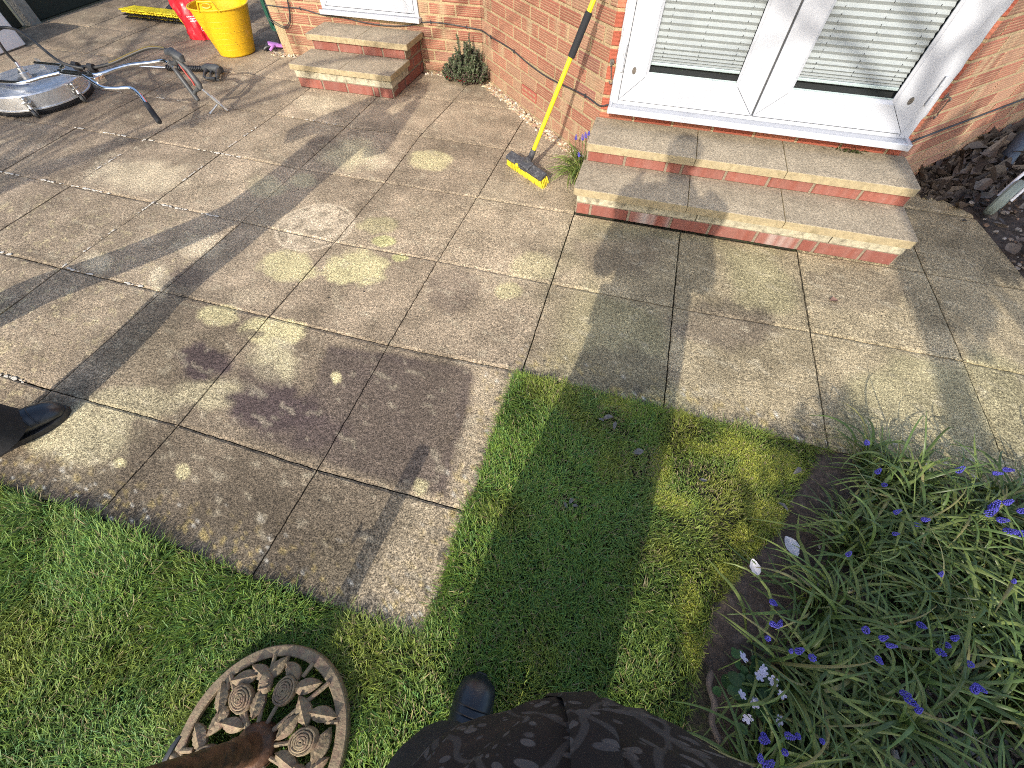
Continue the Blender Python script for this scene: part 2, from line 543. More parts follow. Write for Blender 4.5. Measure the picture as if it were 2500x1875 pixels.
# worn, algae-dark and lichen-yellow patches, plus the sunlit gap between leg shadows painted pale: centre, two half axes, strength, kind
STAINS_AND_SUNGAP = [(1.429, -0.817, 0.151, 0.044, 0.067, -0.123, 1.00, 'Y'), (1.085, -0.906, 0.142, 0.042, 0.072, -0.108, 0.85, 'Y'), (1.379, 0.282, 0.141, 0.041, 0.054, -0.128, 0.80, 'Y'), (2.232, -0.766, 0.065, 0.019, 0.018, -0.061, 0.70, 'Y'), (2.294, -0.553, 0.126, 0.036, 0.026, -0.101, 0.50, 'Y'), (1.032, 0.181, 0.094, 0.027, 0.068, -0.135, 0.60, 'T'), (0.819, 0.213, 0.210, 0.061, 0.116, -0.210, 0.70, 'G'), (0.977, -1.293, 0.091, 0.027, 0.046, -0.058, 0.80, 'Y'), (1.276, -1.310, 0.141, 0.041, 0.055, -0.079, 0.85, 'Y'), (-0.329, -0.411, 0.353, 0.103, 0.162, -0.170, 0.75, 'T'), (0.111, -1.152, 0.084, 0.025, 0.078, -0.074, 0.80, 'T'), (0.705, -0.166, 0.100, 0.029, 0.049, -0.078, 0.70, 'G'), (0.535, -0.308, 0.137, 0.040, 0.090, -0.128, 0.60, 'G'), (0.542, -1.190, 0.057, 0.017, 0.120, -0.132, 0.80, 'T'), (0.528, -0.893, 0.144, 0.042, 0.079, -0.095, 0.60, 'T'), (0.879, -1.962, 0.212, 0.062, 0.112, -0.104, 0.75, 'G'), (1.378, -1.458, 0.115, 0.033, 0.086, -0.124, 0.75, 'G'), (1.260, -1.665, 0.199, 0.058, 0.058, -0.073, 0.60, 'G'), (0.987, -1.790, 0.214, 0.062, 0.065, -0.069, 0.60, 'G'), (1.680, -1.459, 0.020, 0.006, 0.016, -0.027, 0.90, 'Y'), (1.118, -2.020, 0.026, 0.008, 0.016, -0.015, 0.80, 'Y'), (1.364, -1.981, 0.025, 0.007, 0.020, -0.023, 0.60, 'Y'), (1.468, -0.578, 0.058, 0.017, 0.021, -0.043, 0.90, 'L'), (1.614, -0.679, 0.047, 0.013, 0.014, -0.031, 1.00, 'L'), (1.377, -0.453, 0.126, 0.036, 0.039, -0.076, 0.40, 'L'), (2.212, -1.791, 0.028, 0.008, 0.012, -0.028, 0.60, 'Y'), (1.434, -1.032, 0.021, 0.006, 0.047, -0.083, 0.40, 'T'), (1.035, -1.148, 0.129, 0.037, 0.039, -0.054, 0.30, 'T'), (1.887, 0.007, 0.161, 0.047, 0.058, -0.180, 0.30, 'T'), (0.225, 0.814, 0.208, 0.060, 0.102, -0.168, 0.50, 'T'), (1.092, -1.542, 0.118, 0.035, 0.076, -0.093, 1.00, 'D'), (1.194, -1.348, 0.060, 0.017, 0.017, -0.024, 0.60, 'D'), (0.587, 0.277, 0.123, 0.035, 0.061, -0.101, 0.40, 'D'), (1.516, -1.658, 0.195, 0.056, 0.074, -0.107, 0.90, 'D'), (1.395, -1.578, 0.092, 0.027, 0.081, -0.114, 0.50, 'D'), (0.639, -1.127, 0.134, 0.040, 0.062, -0.072, 0.40, 'D'), (1.960, -0.811, 0.131, 0.038, 0.067, -0.176, 0.35, 'D'), (3.232, -0.696, 0.245, 0.072, 0.000, -0.169, 0.45, 'D'), (3.846, -0.262, 0.307, 0.090, -0.032, -0.204, 0.30, 'D'), (2.837, -1.084, 0.226, 0.066, 0.018, -0.139, 0.35, 'D'), (2.711, -0.297, 0.260, 0.076, 0.029, -0.217, 0.30, 'D'), (1.062, -2.178, 0.092, 0.027, 0.041, -0.038, 0.40, 'D'), (1.663, -1.723, 0.205, 0.060, 0.044, -0.067, 0.55, 'D')]
SCOL = {'Y': (0.57, 0.50, 0.27), 'T': (0.54, 0.45, 0.30), 'G': (0.48, 0.42, 0.255), 'L': (0.46, 0.43, 0.20), 'D': (0.085, 0.062, 0.056)}

def slab_colour(x, y):
    n1 = vnoise(x, y, 1.7, 3, 1)
    n2 = vnoise(x, y, 6.0, 4, 2)
    n3 = vnoise(x * 0.35 + y, y * 2.0 - x, 7.0, 4, 3)
    base = np.stack([0.340 + 0 * x, 0.268 + 0 * x, 0.182 + 0 * x], -1)
    right = sstep(2.3, 2.7, x)[..., None]
    base = base * (1 - right) + np.array([0.340, 0.275, 0.168]) * right
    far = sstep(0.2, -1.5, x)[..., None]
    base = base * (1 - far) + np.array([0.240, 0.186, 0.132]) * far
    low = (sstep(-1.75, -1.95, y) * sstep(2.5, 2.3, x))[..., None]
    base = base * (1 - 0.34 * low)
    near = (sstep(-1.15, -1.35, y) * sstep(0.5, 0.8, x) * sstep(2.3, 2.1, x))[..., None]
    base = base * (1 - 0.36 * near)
    k = (0.55 + 0.90 * n2) * (0.74 + 0.52 * n1) * (0.90 + 0.2 * n3)
    c = base * k[..., None]
    # olive bloom on the shaded right-hand path
    ol = (sstep(0.48, 0.62, n1) * (0.06 + 0.5 * sstep(2.2, 2.8, x)))[..., None]
    c = c * (1 - ol) + np.array([0.27, 0.245, 0.125]) * ol * (0.75 + 0.5 * n2)[..., None]
    # square where something stood for a long time: dark, with a darker rim
    wob = (vnoise(x, y, 9, 2, 5) - 0.5) * 0.03
    ax, ay = x + wob, y + wob
    ux = (ax - 1.44) / 0.80 - (ay + 1.30) * -0.15
    right_d = (2.245 - 0.16 * (ay + 1.30)) - ax
    top_d = (-1.305 + 0.085 * (ax - 1.44)) - ay
    left_d = ax - (1.55 + 0.35 * (ay + 1.30) * -0.6)
    bot_d = ay + 1.82
    dd = np.minimum(np.minimum(right_d, top_d), np.minimum(left_d, bot_d * 1.0))
    corner_d = 0.09 - np.hypot(np.maximum(0.09 - right_d, 0), np.maximum(0.09 - top_d, 0))
    dd = np.minimum(dd, np.where((right_d < 0.09) & (top_d < 0.09), corner_d, dd))
    inside = sstep(-0.004, 0.03, dd)
    rim = inside * sstep(0.075, 0.03, np.minimum(right_d, top_d))
    sq = (inside * (0.60 + 0.5 * (n2 - 0.45)) + 0.16 * rim)[..., None]
    c = c * (1 - sq) + np.array([0.085, 0.064, 0.056]) * sq
    # pale margin along the lawn beside it
    mg = (sstep(-0.03, 0.05, -dd) * sstep(2.05, 2.25, x) * sstep(2.5, 2.4, x) * sstep(-1.2, -1.3, y))[..., None]
    c = c * (1 - 0.6 * mg) + np.array([0.42, 0.34, 0.22]) * 0.6 * mg
    for (px, py, ux_, uy_, vx_, vy_, s, kd) in STAINS_AND_SUNGAP:
        det = ux_ * vy_ - uy_ * vx_
        dx, dy = x - px, y - py
        a = (dx * vy_ - dy * vx_) / det
        b = (ux_ * dy - uy_ * dx) / det
        r = np.sqrt(a * a + b * b) + (vnoise(x, y, 15, 5, 7) - 0.5) * 0.75
        e = 0.34 if kd in 'YL' else (0.45 if kd == 'D' else 0.6)
        w = s * sstep(1.12, 1.12 - e, r)
        if kd == 'G':
            w = np.minimum(w * (0.8 + 0.5 * n2), 1)
        if kd == 'D':
            w = np.minimum(w * 1.15, 1)
        w = w[..., None]
        t = np.array(SCOL[kd]) * (0.78 + 0.45 * n2)[..., None]
        c = c * (1 - w) + t * w
    # round print left by a pot: pale mottled disc with a ring
    d = np.hypot(x - 1.035, y + 0.567)
    w = sstep(0.226, 0.212, d)
    ring = sstep(0.228, 0.219, d) * sstep(0.196, 0.205, d)
    gap = sstep(0.188, 0.192, d) * sstep(0.202, 0.198, d)
    mot = sstep(0.50, 0.62, vnoise(x, y, 30, 3, 9))
    disc = np.array([0.62, 0.51, 0.355]) * (0.98 - 0.42 * mot * (1 - ring) - 0.25 * gap)[..., None]
    c = c * (1 - 0.8 * w[..., None]) + disc * 0.8 * w[..., None]
    # faint brushed streaks and pale splashes
    st = sstep(0.70, 0.78, vnoise(x * 1.2 - y * 0.5, y * 2.6 + x * 0.7, 13, 2, 12)) * 0.35
    c = c * (1 - st[..., None]) + np.array([0.45, 0.39, 0.27]) * st[..., None]
    # lichen along the lawn edges: grey-black, ochre and white spots
    edge = np.minimum(np.where(x < 2.5, y + 2.215, 9), np.where(y < -1.2, 2.42 - x, 9))
    edge = np.minimum(edge, np.where(x > 2.35, y + 1.235, 9))
    el = sstep(0.16, 0.0, edge)
    sp1 = sstep(0.60, 0.66, vnoise(x, y, 38, 2, 21)) * el
    sp2 = sstep(0.66, 0.74, vnoise(x, y, 55, 2, 22)) * sstep(0.22, 0.0, edge)
    sp3 = sstep(0.80, 0.83, vnoise(x, y, 60, 2, 23)) * sstep(0.25, 0.0, edge)
    c = c * (1 - 0.72 * sp1[..., None]) + np.array([0.07, 0.066, 0.058]) * 0.72 * sp1[..., None]
    c = c * (1 - 0.6 * sp2[..., None]) + np.array([0.45, 0.34, 0.12]) * 0.6 * sp2[..., None]
    c = c * (1 - 0.8 * sp3[..., None]) + np.array([0.60, 0.57, 0.48]) * 0.8 * sp3[..., None]
    oc = sstep(0.69, 0.75, vnoise(x, y, 42, 2, 25)) * sstep(0.75, 0.45, x) * sstep(-0.55, -1.0, y) * 0.5
    c = c * (1 - oc[..., None]) + np.array([0.50, 0.42, 0.24]) * oc[..., None]
    return np.clip(c, 0.02, 0.8)

def make_patio():
    V, F, C = [], [], []
    off = 0
    clipA = (Vector((1, 1, 0)).normalized(), Vector((2.842, 0, 0)))      # strip of gravel along the splayed wall
    for i in range(-6, 9):
        for j in range(-7, 4):
            # which cells are paved
            if j >= 2 and i >= 4:
                continue
            if i >= 4 and j < -2:
                continue
            if i in (4, 5) and j < 0:
                continue
            if j == 2 and i < -3 or j == 3 and i < -3:
                continue
            if j < -3 and i > -2:
                continue
            P = [corner(i, j), corner(i + 1, j), corner(i + 1, j + 1), corner(i, j + 1)]
            near = (i >= -1 and j >= -1)
            n = 62 if (i in (1, 2) and j in (0, 1)) else (44 if near else 16)
            if i >= 6 and j < 0:
                n = 30
            g = U(0.0022, 0.0042)
            t = np.linspace(0, 1, n + 1)
            w = 0.6
            t = g / w + t * (1 - 2 * g / w)
            A, B = np.meshgrid(t, t, indexing='ij')
            P = np.array(P)
            xy = (P[0] * ((1 - A) * (1 - B))[..., None] + P[1] * (A * (1 - B))[..., None] + P[2] * (A * B)[..., None] + P[3] * ((1 - A) * B)[..., None])
            x, y = xy[..., 0].copy(), xy[..., 1].copy()
            # ragged edges
            e = np.minimum(np.minimum(A, 1 - A), np.minimum(B, 1 - B))
            k = sstep(0.02, 0.0, e)
            x += (vnoise(x, y, 45, 2, 31) - 0.5) * 0.006 * k
            y += (vnoise(x, y, 45, 2, 32) - 0.5) * 0.006 * k
            z = (vnoise(x, y, 30, 3, 33) - 0.5) * 0.0022 + U(-0.0012, 0.0012) + U(-.0012, .0012) * (A - .5) + U(-.0012, .0012) * (B - .5)
            rim = (np.arange(n + 1) == 0) | (np.arange(n + 1) == n)
            rim = rim[:, None] | rim[None, :]
            z = np.where(rim, z - 0.0045, z)
            bm = bmesh.new()
            vs = [bm.verts.new((x[a, b], y[a, b], z[a, b])) for a in range(n + 1) for b in range(n + 1)]
            for a in range(n):
                for b in range(n):
                    bm.faces.new((vs[a * (n + 1) + b], vs[a * (n + 1) + b + 1], vs[(a + 1) * (n + 1) + b + 1], vs[(a + 1) * (n + 1) + b]))
            cuts = []
            if i >= 1 and i < 4 and j < 0:
                cuts.append((Vector((1, 1, 0)), Vector((2.845, 0, 0))))
            if i >= -1 and j <= -2 and i < 4:
                cuts.append((Vector((0, 1, 0)), Vector((0, 1.595, 0))))
            if i >= 6 and j < 0:
                cuts += [(Vector((0.991, 0.134, 0)), Vector((4.69, 0.05, 0))), (Vector((0.70, 0.714, 0)), Vector((4.64, 0.565, 0))), (Vector((-0.5, 0.866, 0)), Vector((4.41, 0.82, 0)))]
            for no, co in cuts:
                bmesh.ops.bisect_plane(bm, geom=bm.verts[:] + bm.edges[:] + bm.faces[:], plane_co=co, plane_no=no, clear_outer=True)
            if not bm.faces:
                bm.free()
                continue
            be = [ed for ed in bm.edges if ed.is_boundary]
            r = bmesh.ops.extrude_edge_only(bm, edges=be)
            for v in r['geom']:
                if isinstance(v, bmesh.types.BMVert):
                    v.co.z = -0.03
            bmesh.ops.recalc_face_normals(bm, faces=bm.faces[:])
            bm.verts.index_update()
            vv = np.array([v.co[:] for v in bm.verts])
            tone = U(0.90, 1.10)
            V.append(vv)
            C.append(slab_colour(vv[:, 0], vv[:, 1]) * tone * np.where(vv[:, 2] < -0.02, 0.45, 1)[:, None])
            for f in bm.faces:
                q = [v.index + off for v in f.verts]
                F.append(q)
            off += len(vv)
            bm.free()
    me = bpy.data.meshes.new('patio')
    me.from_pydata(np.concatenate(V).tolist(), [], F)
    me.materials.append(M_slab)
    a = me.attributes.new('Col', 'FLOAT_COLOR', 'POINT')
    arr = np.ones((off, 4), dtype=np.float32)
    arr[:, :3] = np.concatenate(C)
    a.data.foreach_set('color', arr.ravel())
    me.update()
    return link('patio', me)
tag(make_patio(), 'stained exposed-aggregate paving slabs in a square grid', None, None, 'structure')

# white crumbs of old mortar and moss left in the left-hand joints
mb = MB()
def crumbs(p, q, n, dens=1.0):
    for _ in range(n):
        t = U(0, 1)
        if vnoise([t * 9 + p[0]], [p[1]], 1.0, 2, 40)[0] < 0.5:
            continue
        x, y = p[0] + (q[0] - p[0]) * t, p[1] + (q[1] - p[1]) * t
        s = U(0.003, 0.0085)
        a = math.atan2(q[1] - p[1], q[0] - p[0])
        mb.ball((x + U(-.003, .003), y + U(-.003, .003), 0.0005), s, 1, sc=(U(1, 2.4), U(.6, 1), .35), jit=.25, mtx=Matrix.Rotation(a, 3, 'Z'))
for (a_, b_, n_) in [((-1, 0), (1, 0), 90), ((-2, 0), (-1, 0), 50), ((-1, 1), (1, 1), 90), ((0, 0), (0, 1), 40), ((-1, 0), (-1, 1), 40), ((-1, 2), (1, 2), 90), ((0, 1), (0, 2), 30), ((0, -1), (1, -1), 20), ((-2, 1), (-1, 1), 40), ((0, 3), (1, 3), 50), ((-4, -1), (-1, -1), 60), ((-3, 1), (-2, 1), 30), ((0, -1), (0, 0), 20)]:
    crumbs(corner(*a_), corner(*b_), n_)
tag(mb.build('joint_grit', M_grit, smooth=True), 'white crumbs of old mortar lying along the slab joints', None, None, 'stuff')

# ================================================================ HOUSE
CREAM = (0.385, 0.285, 0.175)
def brick_col(style):
    if style == 'rustic':
        r = random.random()
        b = (0.315, 0.128, 0.084) if r < .5 else ((0.28, 0.104, 0.070) if r < .75 else ((0.34, 0.18, 0.118) if r < .92 else (0.26, 0.108, 0.082)))
        k = U(.86, 1.1)
    elif style == 'reveal':
        b, k = ((0.36, 0.10, 0.06) if random.random() < .6 else (0.42, 0.15, 0.09)), U(.85, 1.1)
    else:
        b, k = ((0.25, 0.080, 0.056) if random.random() < .6 else (0.215, 0.066, 0.047)), U(.9, 1.1)
    return tuple(c * k for c in b)

def brick_wall(name, p0, p1, z0, z1, style='rustic', openings=(), phase=0.0, parent=None, mortar=None, course0=None, bl=0.2115, bh=0.0615, jt=0.0135, xs=None, proud=0.0, label=None, efflo=True, salt=()):
    """one wall, every brick modelled: p0 to p1 runs left to right as seen from outside"""
    p0, p1 = Vector((*p0, 0)), Vector((*p1, 0))
    t = (p1 - p0)
    Lw = t.length
    t.normalize()
    nrm = Vector((t.y, -t.x, 0))
    mb = MB()
    P = lambda u, v, d: p0 + t * u + Vector((0, 0, v)) + nrm * (d + proud)
    rustic = style == 'rustic'
    rows = [(0, -.004), (.06, 0)]
    if rustic:
        for kk in range(4):
            f = .16 + kk * .19
            rows += [(f, 0), (f + .035, -.0030), (f + .085, -.0030), (f + .12, 0)]
    elif style == 'reveal':
        rows += [(.25, -.002), (.4, 0), (.55, -.002), (.7, 0), (.82, -.002)]
    rows += [(.94, 0), (1, -.004)]
    v = z0 if course0 is None else course0
    ci = 0
    pitch = bh + jt
    while v < z1 - 0.02:
        va, vb = v, v + bh
        u = -((ci % 2) * (bl + jt) / 2) - phase
        segs = []
        while u < Lw:
            segs.append((u, u + bl))
            u += bl + jt
        if xs is not None:
            segs = [(a + jt / 2, b - jt / 2) for a, b in zip(xs[:-1], xs[1:])]
        for si, (a, b) in enumerate(segs):
            a, b = max(a, 0), min(b, Lw)
            parts = [(a, b)]
            for (u0, u1, w0, w1) in openings:
                if vb > w0 + .004 and va < w1 - .004:
                    q = []
                    for (c, d) in parts:
                        if d <= u0 or c >= u1:
                            q.append((c, d))
                        else:
                            if c < u0 - .012:
                                q.append((c, u0 - .006))
                            if d > u1 + .012:
                                q.append((u1 + .006, d))
                    parts = q
            for (c, d) in parts:
                if d - c < 0.012:
                    continue
                va_, vb_ = max(va, z0), min(vb, z1)
                if vb_ - va_ < .01:
                    continue
                col = brick_col(style)
                dj, tl, tr = U(-.0015, .0015), U(-.001, .001), U(-.0012, .0012)
                us = [(c, -.004), (c + .004, 0)]
                nu = max(1, int((d - c) / .03)) if rustic else max(1, int((d - c) / .02))
                for k in range(1, nu):
                    us.append((c + (d - c) * k / nu + (U(-.008, .008) if rustic else U(-.004, .004)), 0))
                us += [(d - .004, 0), (d, -.004)]
                # cream slurry left in bands across some bricks
                band = [0] * len(us)
                if rustic:
                    q = random.random()
                    if q < .26:
                        for _ in range(random.choice((1, 1, 2))):
                            k = random.randrange(0, len(us))
                            band[k] = U(.5, .95)
                            if k + 1 < len(us):
                                band[k + 1] = U(.4, .9)
                    elif q < .34:
                        band = [U(.4, .8) for _ in us]
                elif si in salt:
                    band = [random.choice((U(.1, .4), U(.3, .8), U(0, .2))) for _ in us]
                elif style == 'smooth':
                    band = [U(0, .10) for _ in us]
                vs, cs = [], []
                for fr, dr in rows:
                    for k, (uu, du) in enumerate(us):
                        dep = min(dr, 0) + min(du, 0)
                        dep = max(dep, -.005) + dj + tl * fr + tr * (k / len(us))
                        vs.append(P(uu, va_ + (vb_ - va_) * fr, dep))
                        w = band[k]
                        if rustic and -.0035 < dr < -.001:
                            w = max(w, .45) + U(-.15, .4)
                        if efflo and rustic and vb < 0.16:
                            w = max(w, U(.1, .75) * (0.9 if va < .06 else .45))
                        w = min(w, 1)
                        cr = CREAM if rustic else (.46, .42, .38)
                        cs.append(tuple(col[q] * (1 - w) + cr[q] * w for q in range(3)))
                nU = len(us)
                fs = [(r * nU + k, r * nU + k + 1, (r + 1) * nU + k + 1, (r + 1) * nU + k) for r in range(len(rows) - 1) for k in range(nU - 1)]
                o = len(mb.v)
                mb.add(vs, fs, 0)
                mb.c[o:] = cs
        v += pitch
        ci += 1
    # mortar: cells around the openings, with thickness behind
    uu = sorted({0, Lw, *[q for op in openings for q in (max(0, op[0]), min(Lw, op[1]))]})
    zz = sorted({z0, z1, *[min(max(q, z0), z1) for op in openings for q in (op[2], op[3])]})
    for a, b in zip(uu[:-1], uu[1:]):
        for c, d in zip(zz[:-1], zz[1:]):
            mu, mz = (a + b) / 2, (c + d) / 2
            if any(o[0] < mu < o[1] and o[2] < mz < o[3] for o in openings):
                continue
            vs = [P(q, r, dd) for dd in (-.0055, -.10) for q, r in ((a, c), (b, c), (b, d), (a, d))]
            mb.add(vs, [(0, 1, 2, 3), (7, 6, 5, 4), (0, 4, 5, 1), (1, 5, 6, 2), (2, 6, 7, 3), (3, 7, 4, 0)], 1)
    o = mb.build(name, [M_sbrick if style == 'smooth' else M_brick, mortar or M_mortar], parent, attr=True)
    if label:
        o['label'] = label
    return o

house = thing('brick_house', 'red and cream rustic brick house wall with a splayed bay and two white doors', 'house', (2.4, 1.0, 0))
W1A, W1B = (-0.65, 1.66), (1.29, 1.66)
DGA, DGB = (1.29, 1.66), (2.41, 0.54)
W2A, W2B = (2.41, 0.54), (4.03, 0.54)
RGA, RGB_ = (4.03, 0.54), (6.1, 2.61)
ZT = 2.7
brick_wall('wall', W1A, W1B, -.04, ZT, openings=[(.555, 1.42, .335, 2.45)], phase=.06, parent=house, course0=-.068)
brick_wall('wall', DGA, DGB, -.04, ZT, openings=[(.643, .858, .089, .157)], phase=.16, parent=house, course0=-.063)
brick_wall('wall', W2A, W2B, .0, ZT, style='reveal', openings=[(.05, 1.582, .345, 2.45)], phase=.13, parent=house, course0=.012)
brick_wall('wall', RGA, RGB_, -.04, ZT, phase=.02, parent=house, course0=-.063)
brick_wall('wall', (-.65, 4.6), (-.65, 1.66), -.04, ZT, phase=.1, parent=house, course0=-.068)
# air brick in the splayed wall
t45 = Vector((1, -1, 0)).normalized()
n45 = Vector((-1, -1, 0)).normalized()
dgP = lambda u, z, d: Vector((1.29, 1.66, 0)) + t45 * u + Vector((0, 0, z)) + n45 * d
mb = MB()
mb.prism([(.648, .092), (.853, .092), (.853, .154), (.648, .154)], -.05, .002, lambda a, b, h: dgP(a, b, h), bev=.002)
for r_ in (.110, .137):
    for k in range(10):
        a = .664 + k * .0192
        mb.prism([(a, r_ - .0065), (a + .010, r_ - .0065), (a + .010, r_ + .0065), (a, r_ + .0065)], .0025, .0036, lambda a, b, h: dgP(a, b, h), mi=1)
mb.build('air_brick', [M_airb, M_mortar], house)

# ---- patio (French) doors
def fr_xz(y):
    """polygon (x, z) extruded towards the viewer"""
    return lambda a, b, h: (a, y - h, b)
def mitred(mb, x0, x1, z0, z1, w, yb, h, wb=None, wt=None, gap=.0011, mi=0, bev=.002):
    """four mitred members round a rectangle"""
    wb = w if wb is None else wb
    wt = w if wt is None else wt
    xi0, xi1, zi0, zi1 = x0 + w, x1 - w, z0 + wb, z1 - wt
    g = gap
    f = fr_xz(yb)
    mb.prism([(x0, z0 + g), (xi0, zi0 + g), (xi0, zi1 - g), (x0, z1 - g)], 0, h, f, mi, bev=bev)
    mb.prism([(x1, z0 + g), (x1, z1 - g), (xi1, zi1 - g), (xi1, zi0 + g)], 0, h, f, mi, bev=bev)
    mb.prism([(x0 + g, z0), (x1 - g, z0), (xi1 - g, zi0), (xi0 + g, zi0)], 0, h, f, mi, bev=bev)
    mb.prism([(x0 + g, z1), (xi0 + g, zi1), (xi1 - g, zi1), (x1 - g, z1)], 0, h, f, mi, bev=bev)
def frame_rect(mb, x0, x1, z0, z1, xi0, xi1, zi0, zi1, yb, h, mi=0, bev=.002):
    f = fr_xz(yb)
    mb.prism([(x0, z0), (xi0, z0), (xi0, z1), (x0, z1)], 0, h, f, mi, bev=bev)
    mb.prism([(xi1, z0), (x1, z0), (x1, z1), (xi1, z1)], 0, h, f, mi, bev=bev)
    mb.prism([(xi0 + .0004, z0), (xi1 - .0004, z0), (xi1 - .0004, zi0), (xi0 + .0004, zi0)], 0, h - .0006, f, mi, bev=bev)
    mb.prism([(xi0 + .0004, zi1), (xi1 - .0004, zi1), (xi1 - .0004, z1), (xi0 + .0004, z1)], 0, h - .0006, f, mi, bev=bev)
def bead(mb, x0, x1, z0, z1, w, y0, y1, mi=0):
    """sloping glazing bead: outer edge at depth y0, inner at y1"""
    o = [(x0, z0), (x1, z0), (x1, z1), (x0, z1)]
    i_ = [(x0 + w, z0 + w), (x1 - w, z0 + w), (x1 - w, z1 - w), (x0 + w, z1 - w)]
    vs = [(a, y0, b) for a, b in o] + [(a, y1, b) for a, b in i_] + [(a, y1 + .006, b) for a, b in i_] 
    fs = []
    for k in range(4):
        k2 = (k + 1) % 4
        fs += [(k, k2, 4 + k2, 4 + k), (4 + k, 4 + k2, 8 + k2, 8 + k)]
    mb.add(vs, fs, mi)

FT = 2.42
mb = MB()
frame_rect(mb, 2.466, 3.988, .366, FT, 2.503, 3.948, .384, FT - .05, .60, .10)
pd = mb.build('french_door', M_upvc, house)
pd['label'] = 'white double patio door with pleated blinds behind the glass'
mb = MB()
# sloping cill with end caps
for xa, xb in ((2.462, 3.992),):
    prof = [(.52, .352), (.52, .3655), (.497, .3655), (.424, .374), (.4185, .370), (.4185, .346), (.432, .3435), (.45, .352)]
    vs = [(x, a, b) for x in (xa, xb) for a, b in prof]
    n_ = len(prof)
    fs = [(k, (k + 1) % n_, n_ + (k + 1) % n_, n_ + k) for k in range(n_)] + [tuple(range(n_))[::-1], tuple(range(n_, 2 * n_))]
    mb.add(vs, fs)
mb.box((2.460, .4165, .344), (2.478, .50, .376), .003)
mb.box((3.976, .4165, .344), (3.994, .50, .376), .003)
mb.build('door_cill', M_upvc, pd)
mb = MB()
for xa, xb in ((2.50, 2.606), (3.118, 3.326), (3.846, 3.95)):
    mb.box((xa, .5215, .386), (xb, .53, FT - .06))
mb.box((2.606, .5216, .386), (3.118, .5299, .498))
mb.box((3.326, .5216, .386), (3.846, .5299, .498))
mb.build('door_rebate', M_gap, pd)
for (lx0, lx1) in ((2.506, 3.216), (3.226, 3.945)):
    mb = MB()
    mitred(mb, lx0, lx1, .390, FT - .056, .119, .520, .030)
    g0, g1 = lx0 + .119, lx1 - .119
    bead(mb, g0 - .001, g1 + .001, .508, FT - .174, .013, .4925, .503)
    leaf = mb.build('door_leaf', M_upvc, pd)
    mb = MB()
    mb.add([(g0 + .004, .507, .512), (g1 - .004, .507, .512), (g1 - .004, .507, FT - .18), (g0 + .004, .507, FT - .18)], [(0, 1, 2, 3)])
    mb.build('window_pane', M_glass, pd)
    # pleated blind between the panes
    mb = MB()
    zz, z, k = [], .571, 0
    while z < FT - .18:
        zz.append(z)
        z += .0055 if z < .585 else (.0075 if z < .605 else (.010 if z < .635 else .0130))
    vs = []
    for k, z in enumerate(zz):
        y = .5185 + (.0105 if k % 2 else 0) 
        vs += [(g0 + .013, y, z), (g1 - .013, y, z)]
    mb.add(vs, [(2 * k, 2 * k + 1, 2 * k + 3, 2 * k + 2) for k in range(len(zz) - 1)])
    mb.build('pleated_blind', M_blind, pd)
    mb = MB()
    for fx in (.13, .5, .87):
        xx = g0 + (g1 - g0) * fx
        for k, z in enumerate(zz[:-1]):
            if k % 2 == 0 and z > .585:
                mb.box((xx - .0012, .5168, z - .002), (xx + .0012, .5182, z + .0055))
    mb.build('blind_cord', M_dark, pd)
    mb = MB()
    mb.box((g0 + .012, .515, .556), (g1 - .012, .529, .5695), .003)
    mb.box((g0 + .008, .5105, .512), (g1 - .008, .5145, .5265), .001)
    mb.build('blind_rail', M_rail, pd)
    mb = MB()
    mb.box((g0 - .002, .545, .50), (g1 + .002, .56, FT - .17))
    mb.box((g0 - .002, .5155, .500), (g1 + .002, .5449, .509))
    mb.build('dark_interior', M_dark, pd)
for hx, hs in ((2.493, 1), (3.957, -1)):
    mb = MB()
    for hz in (.52, .60):
        mb.box((hx - .006, .483, hz), (hx + .006, .502, hz + .038), .003)
    mb.tube([(hx, .489, .555), (hx, .489, .605)], .0045, 10)
    mb.build('door_hinge', M_upvc, pd)
for sx, sz in ((2.560, .532), (3.884, .532)):
    mb = MB()
    mb.lathe([(0, -.0045), (.011, -.004), (.013, -.001), (.013, .003)], n=20, mtx=Matrix.Translation((sx, .489, sz)) @ Matrix.Rotation(math.pi / 2, 4, 'X') @ Matrix.Diagonal((.8, 1.25, -1, 1)))
    mb.box((sx - .0012, .4825, sz - .012), (sx + .0012, .4848, sz + .012))
    mb.build('screw_cap', M_iron, pd, smooth=True)
# lumpy mastic round the frame
mb = MB()
for xx in (2.462, 3.991):
    path = [(xx + U(-.002, .002), .515 + U(-.004, .004), .36 + k * .03) for k in range(70)]
    mb.tube(path, [U(.005, .009) for _ in path], 8)
mb.build('door_sealant', M_upvc, pd, smooth=True)

# door hooks on the brickwork either side
def hook(p, n, s, parent):
    n = Vector(n)
    p = Vector(p)
    a = Vector((0, 0, 1)).cross(n).normalized()
    mb = MB()
    mb.lathe([(.0, .004), (.012, .004), (.014, 0)], n=16, mtx=Matrix.Translation(p) @ n.to_track_quat('Z', 'Y').to_matrix().to_4x4())
    mb.tube(curve([p, p + n * .02, p + n * .028 + Vector((0, 0, -.006)), p + n * .024 + Vector((0, 0, -.014))], 4), .0035, 8)
    mb.tube(curve([p + n * .022 + Vector((0, 0, -.006)), p + n * .020 + a * s * .006 + Vector((0, 0, -.04)), p + n * .016 + a * s * .012 + Vector((0, 0, -.068)), p + n * .016 + a * s * .024 + Vector((0, 0, -.082)), p + n * .016 + a * s * .012 + Vector((0, 0, -.094)), p + n * .016 + a * s * .002 + Vector((0, 0, -.082))], 5), .003, 8)
    mb.build('door_hook', M_iron, parent, smooth=True)
hook((2.432, .536, .545), (0, -1, 0), 1, house)
hook((4.04, .552, .545), (.707, -.707, 0), 1, house)

